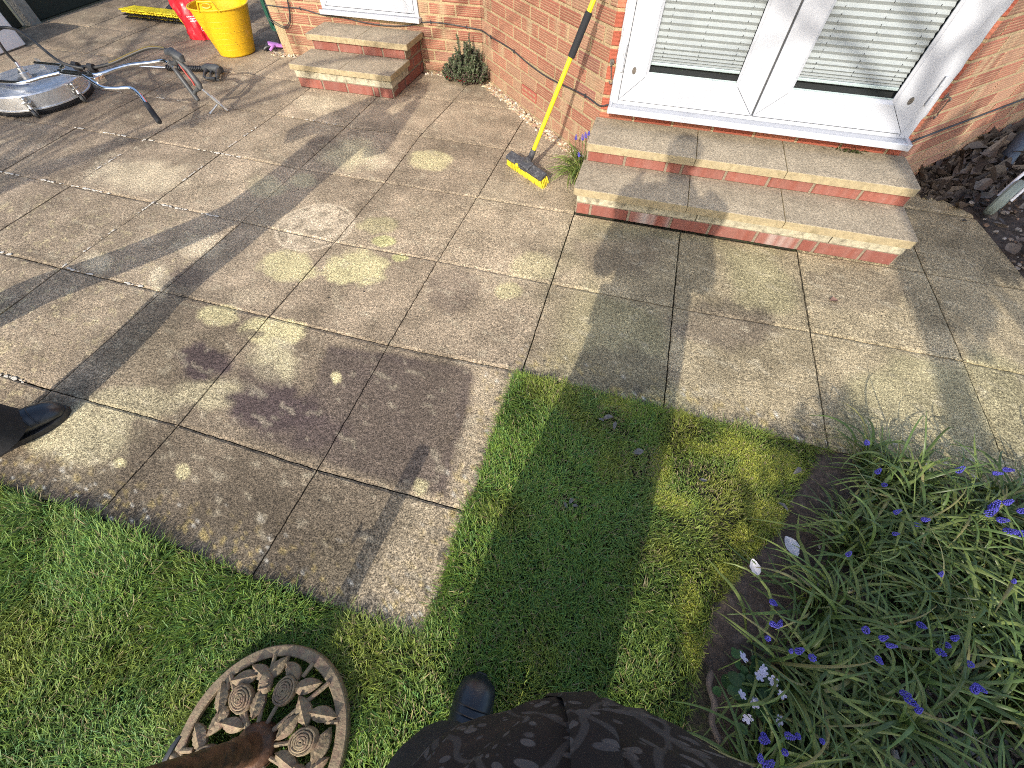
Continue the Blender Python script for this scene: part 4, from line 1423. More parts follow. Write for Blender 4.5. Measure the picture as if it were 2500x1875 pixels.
wc = MB()
prof = []
wcx, wcy = -3.36, .93
def rr_ring(hx_, hy_, r, z, n=8):
    out = []
    for (sx, sy, a0) in ((1, 1, 0), (-1, 1, 90), (-1, -1, 180), (1, -1, 270)):
        for q in range(n):
            a = math.radians(a0 + 90 * q / (n - 1))
            out.append((wcx + sx * (hx_ - r) + r * math.cos(a), wcy + sy * (hy_ - r) + r * math.sin(a), z))
    return out
wc.loft([rr_ring(.215, .225, .03, 0), rr_ring(.23, .24, .04, .012), rr_ring(.23, .24, .045, .27), rr_ring(.225, .235, .05, .305), rr_ring(.20, .21, .05, .335), rr_ring(.15, .16, .05, .352), rr_ring(.08, .08, .04, .356)])
wct = thing('water_container', 'white plastic box-shaped water container with rounded top by the dark fence', 'container', (wcx, wcy, 0))
wc.build('container_body', M_whitepl, wct, smooth=True, angle=50)
mb = MB()
mb.lathe([(0, .375), (.045, .375), (.05, .37), (.05, .352), (0, .352)], (wcx - .02, wcy - .05, 0), 24)
mb.build('cap', M_black, wct, smooth=True)

# ---- fence
fn = thing('garden_fence', 'dark weathered board fence on concrete posts at the far left edge of the patio', 'fence', (-3.75, 2.2, 0))
for (y0, y1) in ((-1.9, -.13), (-.01, 1.62), (1.80, 3.5), (3.62, 5.4)):
    mb = MB()
    z = .31
    while z < 1.85:
        mb.box((-3.80 + U(-.004, .004), y0, z), (-3.775 + U(-.004, .004), y1, z + .125), .004)
        z += .118
    mb.build('board_panel', M_fence, fn)
    mb = MB()
    mb.box((-3.81, y0, -.02), (-3.765, y1, .30), .008)
    mb.build('gravel_board', M_fence, fn)
for y in (-.07, 1.71, 3.56):
    mb = MB()
    mb.box((-3.80, y - .058, -.03), (-3.685, y + .058, 1.95), .012)
    mb.build('fence_post', M_conc, fn)

# ---- hose on the house corner, glove
mb = MB()
for k in range(6):
    o = U(-.012, .012)
    x = -.69 - .012 * k + o
    mb.tube(curve([(x + .01, 1.70 + .01 * k, .75), (x, 1.685 + .012 * k, .45), (x - .01, 1.69 + .012 * k, .24), (x - .005 + U(-.02, .02), 1.70 + .012 * k, .15 + U(-.02, .04)), (x + .035, 1.70 + .014 * k, .20), (x + .06 + U(-.01, .01), 1.69 + .014 * k, .45), (x + .05, 1.70, .75)], 6), .0095, 8)
mb.tube(curve([(-.70, 1.74, .3), (-.73, 1.75, .12), (-.76, 1.78, .02), (-.70, 1.86, .012), (-.60, 1.95, .012)], 6), .0095, 8, mi=1)
tag(mb.build('garden_hose', [M_ghose, M_hose], smooth=True), 'coil of dark green garden hose hanging at the house corner', 'hose')
gl = thing('gardening_glove', 'purple and black gardening glove dropped on the gravel at the house corner', 'glove', (-.80, 1.72, 0))
mb = MB()
pm = Vector((-.79, 1.735, .035))
gxv = Vector((-.35, -.25, 0)).normalized()
gyv = Vector((-gxv.y, gxv.x, 0))
mb.loft([[tuple(pm + gxv * t + gyv * (w * math.cos(a)) + Vector((0, 0, .015 * math.sin(a) + .02 * math.sin(t * 14)))) for a in [2 * math.pi * k / 12 for k in range(12)]] for t, w in ((-.09, .036), (-.05, .034), (0, .044), (.035, .045), (.05, .035))])
for k in range(4):
    b = pm + gxv * .04 + gyv * (-.033 + .022 * k)
    mb.tube(curve([b, b + gxv * .035 + Vector((0, 0, -.004)), b + gxv * .065 + Vector((0, 0, -.022))], 4), [.0115] * 8 + [.008], 8, mi=1)
mb.tube(curve([pm + gyv * .035, pm + gyv * .06 + gxv * .02, pm + gyv * .07 + gxv * .05 + Vector((0, 0, -.02))], 4), .011, 8)
mb.build('glove_body', [M_glove, M_black], gl, smooth=True)

# ================================================================ PARASOL BASE
pb = thing('parasol_base', 'rusty cast iron parasol base with rose and leaf openwork on the lawn', 'parasol base', (2.11, -2.53, 0))
PC = Vector((2.108, -2.531, .0))
mb = MB()
# gently domed ring
mb.lathe([(.2085, .012), (.2115, .020), (.2110, .043), (.2085, .0465), (.1865, .051), (.184, .049), (.1835, .038), (.190, .028)], PC, 96, closed=True)
mb.build('rim', M_rust, pb, smooth=True, angle=28)
def dome(r):
    return .050 + .030 * (1 - (r / .2) ** 2)
def petal_leaf(mb, c, ang, ln, wd, lift=0.0):
    """veined leaf plate lying on the dome"""
    d = Vector((math.cos(ang), math.sin(ang), 0))
    s = Vector((-d.y, d.x, 0))
    n = 12
    top, vs, fs = [], [], []
    for k in range(n + 1):
        t = k / n
        w = wd * (math.sin(math.pi * min(t * 1.02, 1)) ** .75) * (1 - .25 * t)
        for j, e in enumerate((-1, -.5, 0, .5, 1)):
            p = c + d * (t - .5) * ln + s * (w * e)
            r = (p - Vector((PC.x, PC.y, p.z))).length
            rib = .0045 if j == 2 else (.0036 * ((k + abs(j - 2)) % 2) - .0018)
            vs.append((p.x, p.y, dome(r) + lift + .004 + rib - .004 * abs(e) ** 2))
    m0 = len(vs)
    vs += [(x, y, z - .011) for x, y, z in vs]
    for k in range(n):
        for j in range(4):
            a, b = k * 5 + j, k * 5 + j + 1
            fs += [(a, b, b + 5, a + 5), (m0 + a + 5, m0 + b + 5, m0 + b, m0 + a)]
        for j in (0, 4):
            a = k * 5 + j
            fs.append((a, a + 5, m0 + a + 5, m0 + a) if j == 0 else (a + 5, a, m0 + a, m0 + a + 5))
    mb.add(vs, fs)
def rose(mb, c, r, ang):
    P = Matrix.Translation((c.x, c.y, dome((c - PC).xy.length) - .004)) @ Matrix.Rotation(ang, 4, 'Z') @ Matrix.Diagonal((1.25, 1, 1, 1))
    mb.lathe([(0, .016), (r * .5, .014), (r * .9, .010), (r, .002), (r * .95, -.008), (0, -.008)], n=24, mtx=P)
    for q, (rr_, z) in enumerate(((.86, .0125), (.66, .0155), (.47, .018), (.30, .0195), (.14, .020))):
        for s in range(3):
            a0 = s * 2.1 + q * 1.15
            pts = [P @ Vector((r * rr_ * math.cos(a) * (1 - .08 * k / 8), r * rr_ * math.sin(a) * (1 - .08 * k / 8), z)) for k, a in enumerate([a0 + 2.35 * k / 8 for k in range(9)])]
            mb.tube(pts, [.0012] + [.0030] * 7 + [.0012], 6)
roses = MB()
leaves_ = MB()
stems = MB()
def pol(r, deg):
    a = math.radians(deg)
    return PC + Vector((r * math.cos(a), r * math.sin(a), 0))
def stem(p, q, r=.006):
    f = lambda v: Vector((v.x, v.y, dome((v - PC).xy.length) - .004))
    stems.tube([f(p), f((p + q) / 2), f(q)], r, 8)
for base in (0, 90, 180, 270):
    stem(pol(.035, base + 58), pol(.19, base + 58), .0062)
for base in (-33, 87, 207):          # three sprays, each of a bud, two roses and leaves
    rose(roses, pol(.115, base + 55), .029, math.radians(base + 60))
    rose(roses, pol(.117, base + 0), .028, math.radians(base))
    leaves_spec = [(.165, 72, 40, .058, .017), (.160, 50, 120, .060, .018), (.120, 85, 170, .058, .018), (.155, 35, 80, .055, .016), (.168, 20, -20, .058, .017), (.090, 33, 20, .056, .017), (.150, -18, -60, .056, .018), (.165, 4, 70, .050, .016), (.082, 78, 100, .054, .016)]
    for r_, a_, d_, l_, w_ in leaves_spec:
        petal_leaf(leaves_, pol(min(r_, .158), base + a_), math.radians(base + d_), l_ * 1.22, w_ * 1.12, U(0, .004))
    stem(pol(.03, base + 55), pol(.095, base + 55), .0052)
    stem(pol(.03, base + 0), pol(.095, base + 0), .0052)
    stem(pol(.155, base - 8), pol(.19, base - 8), .006)
    stem(pol(.03, base + 28), pol(.19, base + 26), .0056)
    stem(pol(.16, base + 66), pol(.19, base + 63), .005)
    # bud
    bc = pol(.128, base + 27)
    roses.ball((bc.x, bc.y, dome(.12)), .026, 2, sc=(.8, .8, .55), mtx=Matrix.Rotation(math.radians(base + 27), 3, 'Z') @ Matrix.Diagonal((1.35, .9, 1)))
    for q in range(3):
        roses.tube(curve([Vector((bc.x, bc.y, dome(.12) + .0135 - .002 * q)) + Vector((math.cos(math.radians(base + 27)), math.sin(math.radians(base + 27)), 0)) * (-.012 + .010 * q) + Vector((-math.sin(math.radians(base + 27)), math.cos(math.radians(base + 27)), 0)) * e for e in (-.012, 0, .012)], 4), .0022, 6)
roses.build('rose_ornament', M_rust, pb, smooth=True, angle=40)
leaves_.build('leaf_ornament', M_rust, pb, smooth=True, angle=25)
stems.build('spokes', M_rust, pb, smooth=True)
mb = MB()
mb.lathe([(.0, .040), (.048, .042), (.050, .075), (.044, .088), (.034, .094), (.0305, .10), (.0295, .145), (.0315, .15), (.0315, .158), (.0285, .163), (.0275, .205), (.0287, .207), (.0287, .211), (.0275, .213), (.0275, .47), (.0245, .47), (.0245, .10), (0, .10)], PC, 40)
mb.build('socket_tube', M_rusttube, pb, smooth=True, angle=40)
mb = MB()
lv = Vector((2.054, -2.528, .287))
mb.tube([PC + Vector((-.025, .0, .300)), lv + Vector((-.012, 0, 0))], .0062, 10)
mb.build('clamp_screw', M_rust, pb, smooth=True)
mb = MB()
mb.tube([lv + Vector((-.014, -.026, .0)), lv + Vector((-.014, -.012, .004)), lv + Vector((-.014, .012, .004)), lv + Vector((-.014, .028, 0))], [.006, .009, .009, .006], 10, flat=.55)
mb.build('clamp_lever', M_gungrey, pb, smooth=True)

# ================================================================ LAWN, BED, GRAVEL
def in_poly(x, y, poly):
    c = np.zeros(x.shape, bool)
    n = len(poly)
    for i in range(n):
        x0, y0 = poly[i]
        x1, y1 = poly[(i + 1) % n]
        k = ((y0 > y) != (y1 > y)) & (x < (x1 - x0) * (y - y0) / (y1 - y0 + 1e-12) + x0)
        c ^= k
    return c
LAWN = [(-2.5, -2.215), (1.19, -2.212), (1.82, -2.228), (2.405, -2.225), (2.405, -1.24), (3.0, -1.238), (3.585, -1.24), (3.56, -1.30), (3.46, -1.48), (3.40, -1.62), (3.30, -1.74), (3.20, -1.92), (3.155, -2.10), (3.12, -2.35), (3.1, -4.5), (-2.5, -4.5)]
BED = [(3.60, -1.238), (5.6, -1.238), (5.6, -4.5), (3.1, -4.5), (3.12, -2.35), (3.155, -2.10), (3.20, -1.92), (3.30, -1.74), (3.40, -1.62), (3.46, -1.48), (3.56, -1.30)]
mb = MB()
gx_, gy_ = np.meshgrid(np.linspace(3.05, 5.6, 60), np.linspace(-4.5, -1.215, 70), indexing='ij')
gz_ = -.014 + (vnoise(gx_, gy_, 6, 3, 60) - .5) * .05
gz_ = np.where(gx_ < 3.2 - 0.0 * gy_, gz_ - .012, gz_)
vs = np.stack([gx_, gy_, gz_], -1).reshape(-1, 3)
ii, jj = np.meshgrid(np.arange(59), np.arange(69), indexing='ij')
a = (ii * 70 + jj).ravel()
keep = in_poly(vs[a, 0] + .02, vs[a, 1] + .02, [(x - .08, y) for x, y in BED[:2]] + BED[2:4] + [(x - .05, y) for x, y in BED[4:]])
fa = np.stack([a, a + 70, a + 71, a + 1], -1)[keep]
tag(raw_mesh('flower_bed', vs, fa, M_soil, smooth=True), 'bare brown soil of the flower bed', None, None, 'structure')

def visible(x, y, mx=1.16):
    """rough test: does this ground point fall near the picture (used only to choose blade density)"""
    dx, dy, dz = x - CAMC[0], y - CAMC[1], 0 - CAMC[2]
    cz = dx * FWD.x + dy * FWD.y + dz * FWD.z
    u = (dx * RGT.x + dy * RGT.y + dz * RGT.z) / cz * .7847
    v = (dx * DWN.x + dy * DWN.y + dz * DWN.z) / cz * .7847
    return (cz > .05) & (abs(u) < mx) & (abs(v) < .75 * mx)

def blades(n, poly, bbox, hfun, wid, seed, colfun, lean=0.9, keepfun=None):
    r = np.random.default_rng(seed)
    x = r.uniform(bbox[0], bbox[2], n)
    y = r.uniform(bbox[1], bbox[3], n)
    k = in_poly(x, y, poly)
    if keepfun is not None:
        k &= keepfun(x, y, r)
    x, y = x[k], y[k]
    n = len(x)
    h = hfun(x, y, r, n)
    # blades lean in tufts: the direction drifts slowly over the lawn
    a = vnoise(x, y, 3.5, 2, 61) * 12 + r.normal(0, 1.25, n)
    ln = lean * (0.35 + 0.9 * r.random(n))
    dx, dy = np.cos(a), np.sin(a)
    px, py = -dy, dx
    w = wid * r.uniform(.7, 1.3, n)
    tw = r.uniform(-.8, .8, n)
    px, py = px * np.cos(tw) + dx * np.sin(tw), py * np.cos(tw) + dy * np.sin(tw)
    pts = []
    ts = (0, .5, 1.0)
    for t in ts:
        ext = h * ln * t ** 1.5
        up = h * (t - .42 * ln * t * t)
        c = np.stack([x + dx * ext, y + dy * ext, up - .004], -1)
        ww = (w * (1 - .75 * t))[:, None]
        side = np.stack([px, py, 0 * px], -1)
        pts += [c - side * ww, c + side * ww]
    V_ = np.stack(pts, 1)            # n,6,3
    base = (np.arange(n) * 6)[:, None]
    q = np.array([[0, 1, 3, 2], [2, 3, 5, 4]])
    F_ = (base[:, :, None] + q[None]).reshape(-1, 4)
    C = colfun(x, y, r, n)
    C = C[:, None, :] * np.array([.62, .62, .95, .95, 1.35, 1.35])[None, :, None]  # light painted in: roots darkened as in shade, tips lightened as if lit
    return V_.reshape(-1, 3), F_, C.reshape(-1, 3)

MOSS = [(2.831, -1.265, .10, .05), (2.79, -1.28, .05, .03), (3.026, -1.50, .045, .10), (3.06, -1.60, .07, .05), (3.298, -1.327, .12, .06), (3.40, -1.56, .10, .08), (3.139, -1.90, .05, .07), (3.20, -1.36, .10, .05), (3.37, -1.40, .10, .08), (3.17, -2.02, .05, .06), (3.33, -1.66, .07, .06), (3.02, -1.42, .03, .05), (3.45, -1.33, .08, .05), (3.25, -1.78, .05, .05)]
BARE = [(2.814, -1.324, .05, .05), (3.136, -1.468, .07, .03), (2.99, -1.47, .035, .05), (2.727, -1.709, .05, .03), (3.17, -1.53, .05, .02), (2.86, -1.37, .06, .03), (2.93, -1.53, .04, .02)]
def field(L, x, y, s=1.0):
    o = np.zeros_like(x)
    for cx_, cy_, rx, ry in L:
        o = np.maximum(o, sstep(1.25, .45, np.hypot((x - cx_) / (rx * s), (y - cy_) / (ry * s)) + (vnoise(x, y, 16, 2, 63) - .5) * .9))
    return o
def gcol(x, y, r, n):
    t = vnoise(x, y, 5, 3, 64)
    t2 = vnoise(x, y, 2.0, 2, 65)
    g = np.stack([.125 + .085 * t + 0 * x, .200 + .11 * t, .038 + .02 * t2], -1) * (0.78 + .5 * t2)[:, None]
    blue = (r.random(n) < .25)[:, None]
    g = np.where(blue, g * np.array([.72, .95, 1.35]), g)
    yel = np.clip(sstep(.56, .74, vnoise(x, y, 4, 3, 66)) * .55 + .35 * sstep(2.75, 3.3, x) * (y > -2.2), 0, .8)[:, None]
    g = g * (1 - yel) + np.array([.25, .26, .045]) * yel
    m = (field(MOSS, x, y) * .8 * r.uniform(.3, 1.1, n))[:, None]
    m = np.clip(m, 0, 1)
    g = g * (1 - m) + np.array([.42, .42, .07]) * m
    straw = (r.random(n) < .085 + .25 * field(BARE, x, y, 1.4))[:, None]
    g = np.where(straw, np.array([.34, .28, .14]) * r.uniform(.6, 1.1, n)[:, None], g)
    return g * r.uniform(.72, 1.28, n)[:, None]
def gh(x, y, r, n):
    m = field(MOSS, x, y)
    left = sstep(1.9, 1.3, x)
    base = .026 + .016 * vnoise(x, y, 3, 2, 67) + .014 * left
    base = base * (1 - .5 * sstep(2.7, 3.2, x) * (y > -1.9))
    return base * (1 - .45 * m) * r.uniform(.55, 1.35, n)
def gk(x, y, r):
    near = visible(x, y)
    d = np.where(near, 1.0, .16)
    thin = 1 - .62 * field(BARE, x, y) - .35 * sstep(.62, .72, vnoise(x, y, 6, 2, 68))
    return r.random(len(x)) < d * thin
def mk(x, y, r):
    return (r.random(len(x)) < .45 * field(MOSS, x, y)) & visible(x, y)
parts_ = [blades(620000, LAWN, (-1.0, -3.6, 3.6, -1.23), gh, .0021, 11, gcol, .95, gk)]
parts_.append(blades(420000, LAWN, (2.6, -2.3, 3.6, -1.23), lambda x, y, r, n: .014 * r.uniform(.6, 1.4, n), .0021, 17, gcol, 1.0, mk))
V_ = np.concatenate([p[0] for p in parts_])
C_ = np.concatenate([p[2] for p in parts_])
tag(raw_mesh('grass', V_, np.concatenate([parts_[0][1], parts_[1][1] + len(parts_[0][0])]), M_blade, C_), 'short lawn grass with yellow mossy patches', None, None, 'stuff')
# a fringe of longer blades over the slab edges
EDGE1 = [(-1, -2.235), (2.41, -2.24), (2.41, -2.205), (-1, -2.20)]
EDGE2 = [(2.398, -2.21), (2.425, -2.21), (2.425, -1.24), (2.40, -1.24)]
EDGE3 = [(2.41, -1.255), (3.62, -1.255), (3.62, -1.232), (2.41, -1.232)]
vv, ff, cc, o = [], [], [], 0
for E_, bb, n_ in ((EDGE1, (-1, -2.26, 2.42, -2.19), 9000), (EDGE2, (2.39, -2.22, 2.43, -1.23), 2600), (EDGE3, (2.4, -1.27, 3.63, -1.22), 2600)):
    a, b, c = blades(n_, E_, bb, lambda x, y, r, n: .028 * r.uniform(.5, 1.6, n), .0017, 12 + n_, gcol, 1.1)
    vv.append(a); ff.append(b + o); cc.append(c)
    o += len(a)
tag(raw_mesh('edge_grass', np.concatenate(vv), np.concatenate(ff), M_blade, np.concatenate(cc)), 'ragged grass fringe along the slab edges', None, None, 'stuff')

# ---- strap leaves of the bed, one tangled mass
def straps(clumps, seed, nmin=16, nmax=30, lmin=.13, lmax=.30, wid=.0032, zl=(0.0, .05), bias=None, segs=9):
    r = np.random.default_rng(seed)
    V, F, C = [], [], []
    o = 0
    for (px, py) in clumps:
        nl = r.integers(nmin, nmax)
        cdir = r.uniform(0, 2 * math.pi)
        for _ in range(nl):
            a = cdir + r.normal(0, 1.3) if bias is None else bias + r.normal(0, 1.1)
            ln = r.uniform(lmin, lmax)
            el = r.uniform(.5, 1.45)
            p = np.array([px + r.normal(0, .018), py + r.normal(0, .018), r.uniform(-.012, 0)])
            droop = r.uniform(1.0, 2.5)
            curl = r.normal(0, 1.1)
            w0 = wid * r.uniform(.65, 1.25)
            tone = r.uniform(.65, 1.3)
            col = np.array([.095, .150, .036]) * tone if r.random() > .42 else np.array([.160, .205, .050]) * tone
            if r.random() < .05:
                col = np.array([.26, .24, .09]) * tone
            roll = r.uniform(-.7, .7)
            zmin = r.uniform(.004, .07)
            for k in range(segs + 1):
                t = k / segs
                dirv = np.array([math.cos(a) * math.cos(el), math.sin(a) * math.cos(el), math.sin(el)])
                if k:
                    p = p + dirv * ln / segs
                    if p[2] < zmin * min(1, t * 3):
                        p[2] = zmin * min(1, t * 3)
                        el = max(el, r.uniform(-.05, .15))
                el -= droop / segs * (1.3 if p[2] > zmin else .2)
                el = max(el, -1.1)
                a += curl / segs
                side = np.array([-math.sin(a), math.cos(a), 0]) * math.cos(roll) + np.array([0, 0, 1]) * math.sin(roll)
                up = np.cross(side, dirv)
                w = w0 * (1 - t ** 3 * .85) * (0.75 + .5 * min(t * 3, 1))
                V += [p - side * w, p - up * w * .35, p + side * w]
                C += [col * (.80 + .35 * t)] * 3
                if k:
                    q = o + 3 * (k - 1)
                    F += [(q, q + 1, q + 4, q + 3), (q + 1, q + 2, q + 5, q + 4)]
            o += 3 * (segs + 1)
    return np.array(V), np.array(F), np.array(C)
rb_ = np.random.default_rng(5)
cl = []
HOLES = [(3.831, -1.80, .055), (3.86, -1.86, .05), (3.62, -2.16, .11), (3.80, -2.09, .12), (3.97, -2.02, .09), (3.32, -2.06, .075), (3.29, -2.13, .05)]
def bed_edge(y):
    return float(np.interp(-y, [1.24, 1.30, 1.48, 1.62, 1.74, 1.92, 2.10, 2.35, 4.5], [3.67, 3.66, 3.58, 3.52, 3.43, 3.30, 3.24, 3.20, 3.2]))
while len(cl) < 330:
    x, y = rb_.uniform(3.2, 4.75), rb_.uniform(-2.75, -1.265)
    if x < bed_edge(y) + .03 + .05 * rb_.random():
        continue
    if any(math.hypot(x - hx_, y - hy_) < r_ for hx_, hy_, r_ in HOLES):
        continue
    if any(math.hypot(x - c_[0], y - c_[1]) < .036 for c_ in cl):
        continue
    cl.append((x, y))
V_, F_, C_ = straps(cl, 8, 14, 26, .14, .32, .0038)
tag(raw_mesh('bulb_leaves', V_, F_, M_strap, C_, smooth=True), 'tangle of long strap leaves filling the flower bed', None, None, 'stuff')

# ---- grape hyacinth flower spikes
def spike_mesh(seed, h=.030, r=.0085, fade=0):
    rr = random.Random(seed)
    mb = MB()
    rows = 7
    for q in range(rows):
        t = q / (rows - 1)
        rad = r * (1.0 - .62 * t ** 1.6) * (.75 if q == 0 else 1)
        n = max(4, int(9 - 4 * t))
        for k in range(n):
            a = 2 * math.pi * (k + .5 * (q % 2)) / n + rr.uniform(-.15, .15)
            s = .0034 * (1 - .4 * t)
            mb.ball((rad * math.cos(a), rad * math.sin(a), h * t), s, 1, sc=(1, 1, 1.25))
    me_o = mb.build('flower_head', M_flower, None, smooth=True)
    return me_o
M_fade = mat('faded_bells', (.17, .16, .24), .7, var=.3, vscale=200)
protos = []
for v in range(4):
    root = thing('grape_hyacinth', '', 'flower')
    hd = spike_mesh(v, .030 + .004 * v, .0095 + .0008 * v)
    hd.parent = root
    mb = MB()
    mb.tube(curve([(0, 0, -.16), (.006 * (v - 1), .004, -.08), (0, 0, 0)], 4), .0019, 6)
    sk_ = mb.build('stalk', M_stalk, None)
    sk_.parent = root
    protos.append(root)
FL = [(3.643, -1.39), (3.66, -1.419), (3.63, -1.288), (3.911, -1.296), (4.041, -1.261), (4.011, -1.275), (3.976, -1.405), (3.95, -1.427), (3.997, -1.387), (3.962, -1.448), (4.005, -1.471), (3.99, -1.471), (3.743, -1.508), (3.727, -1.524), (3.667, -1.513), (3.513, -1.681), (3.299, -1.865), (3.301, -1.917), (3.324, -1.914), (3.284, -1.955), (3.334, -1.972), (3.358, -1.967), (3.393, -1.968), (3.53, -1.87), (3.561, -1.88), (3.584, -1.886), (3.554, -1.92), (3.681, -1.806), (3.752, -1.821), (3.73, -1.841), (3.695, -1.867), (3.769, -1.871), (3.76, -1.918), (3.753, -1.932), (3.595, -1.983), (3.596, -1.994), (3.607, -2.014), (3.267, -2.159), (3.261, -2.171), (3.317, -2.144), (3.336, -2.142), (3.306, -2.176), (3.249, -2.211), (3.259, -2.217), (3.945, -1.624), (4.039, -1.397), (3.764, -1.662), (3.653, -1.58), (3.39, -2.133)]
used = set()
for k, (x, y) in enumerate(FL):
    v = k % 4
    src = protos[v]
    if v not in used:
        o = src
        used.add(v)
    else:
        o = src.copy()
        COL.objects.link(o)
        for ch in src.children:
            c = ch.copy()
            COL.objects.link(c)
            c.parent = o
    o.location = (x + random.gauss(0, .002), y + random.gauss(0, .002), .145 + U(-.012, .012))
    s = .62 * U(.85, 1.15) * (1.25 if 6 <= k <= 11 else 1) * (.72 if k in (13, 14, 15, 18, 20, 44, 46, 47, 48) else 1)
    o.scale = (s, s, s)
    o.rotation_euler = (U(-.7, .5), U(-.5, .7), U(0, 6.28))
    if 6 <= k <= 11:
        lb, gr = 'plump deep violet-blue flower spike in the big cluster at the right edge of the bed', 'flower spikes in the right-hand cluster'
    elif k in (2, 3, 4, 5):
        lb, gr = 'violet-blue flower spike standing up against the slabs along the top of the bed', 'flower spikes by the paving'
    elif 16 <= k <= 22:
        lb, gr = 'small violet-blue flower spike near the soil strip beside the lawn', 'flower spikes by the lawn edge'
    elif 37 <= k <= 43 or k == 48:
        lb, gr = 'violet-blue flower spike beside the dark jacket at the bottom of the picture', 'flower spikes beside the jacket'
    elif k in (13, 14, 15, 44, 46, 47):
        lb, gr = 'small half-hidden blue flower spike sunk among the strap leaves', 'half-hidden flower spikes'
    else:
        lb, gr = 'violet-blue grape hyacinth spike above the leaves in the middle of the bed', 'flower spikes in the middle of the bed'
    tag(o, lb, 'flower', gr)

# ---- white violets with round leaves
vp = thing('violet', '', 'flower')
mb = MB()
for k in range(5):
    a = 2 * math.pi * k / 5 + .3
    d = Vector((math.cos(a), math.sin(a), .25)).normalized()
    s = Vector((-math.sin(a), math.cos(a), 0))
    q = [Vector((0, 0, 0)), d * .006 + s * .0042, d * .0115 + s * .0035, d * .013, d * .0115 - s * .0035, d * .006 - s * .0042]
    mb.add(q, [(0, 1, 2, 3), (0, 3, 4, 5)])
pe_ = mb.build('petals', M_violet, None)
pe_.parent = vp
mb = MB()
mb.tube(curve([(0, 0, 0), (.004, 0, -.02), (0, .006, -.08)], 4), .0011, 6)
st_ = mb.build('stalk', M_stalk, None)
st_.parent = vp
VI = [(3.304, -2.02), (3.291, -2.039), (3.323, -2.04), (3.244, -2.093), (3.277, -2.102), (3.341, -2.064), (3.246, -2.01), (3.331, -2.12), (3.254, -2.137), (3.296, -2.03), (3.281, -2.097)]
for k, (x, y) in enumerate(VI):
    o = vp
    if k:
        o = vp.copy()
        COL.objects.link(o)
        for ch in vp.children:
            c = ch.copy()
            COL.objects.link(c)
            c.parent = o
    o.location = (x, y, .085 + U(-.01, .01))
    o.rotation_euler = (U(-.7, .7), U(-.7, .7), U(0, 6))
    s = U(.8, 1.15)
    o.scale = (s, s, s)
    tag(o, 'pale whitish violet flower among round green leaves at the near corner of the bed', 'flower', 'white violets')
mb = MB()
rv = random.Random(9)
for k in range(60):
    x, y = rv.gauss(3.30, .045), rv.gauss(-2.075, .045)
    z = rv.uniform(.02, .065)
    R_ = Matrix.Rotation(rv.uniform(0, 6.28), 3, 'Z') @ Matrix.Rotation(rv.uniform(-.5, .5), 3, 'X')
    s = rv.uniform(.009, .019)
    pts = []
    for q in range(13):
        a = -math.pi + 2 * math.pi * q / 12
        r_ = s * (1 - .35 * math.exp(-((abs(a) - math.pi) / .5) ** 2))
        pts.append(R_ @ Vector((r_ * math.cos(a), r_ * math.sin(a), .15 * r_ * math.cos(2 * a))) + Vector((x, y, z)))
    cen = R_ @ Vector((0, 0, -.002)) + Vector((x, y, z))
    g = rv.uniform(.7, 1.2)
    mb.add([cen] + pts[:12], [(0, 1 + q, 1 + (q + 1) % 12) for q in range(12)], 0, (.045 * g, .105 * g, .028 * g))
tag(mb.build('violet_leaves', M_leafs, smooth=True, attr=True), 'round dark green violet leaves at the near corner of the bed', None, None, 'stuff')

# ---- clump beside the steps
gp = thing('grape_hyacinth_clump', 'arching green clump with a few blue spikes tucked beside the wide steps', 'plant', (2.34, .42, 0))
V_, F_, C_ = straps([(2.345, .43), (2.36, .37), (2.325, .40), (2.37, .44), (2.36, .31), (2.37, .34)], 21, 20, 30, .14, .27, .0034, bias=-2.0, segs=10)
V_[:, 2] = np.maximum(V_[:, 2], .004)
C_ = C_ * 1.15
lf = raw_mesh('leaves', V_, F_, M_strap, C_, smooth=True, parent=gp)
for k, (x, y, z) in enumerate([(2.375, .43, .215), (2.39, .41, .20), (2.36, .45, .19), (2.34, .47, .165), (2.395, .38, .225), (2.345, .36, .12), (2.29, .52, .14), (2.38, .45, .18)]):
    c = protos[k % 4].children[0].copy() if protos[k % 4].children[0].name.startswith('flower') else protos[k % 4].children[1].copy()
    COL.objects.link(c)
    c.parent = gp
    c.matrix_parent_inverse = wmat(gp).inverted()
    c.location = (x, y, z)
    c.rotation_euler = (U(-.3, .3), U(-.3, .3), U(0, 6))
    c.name = 'flower_head'
    c.scale = (.66, .66, .7)
    mb = MB()
    mb.tube(curve([(x, y, z), (x + .004, y, z * .6), (x + U(-.02, .02), y + U(-.02, .02), 0)], 4), .0019, 6)
    mb.build('stalk', M_stalk, gp)

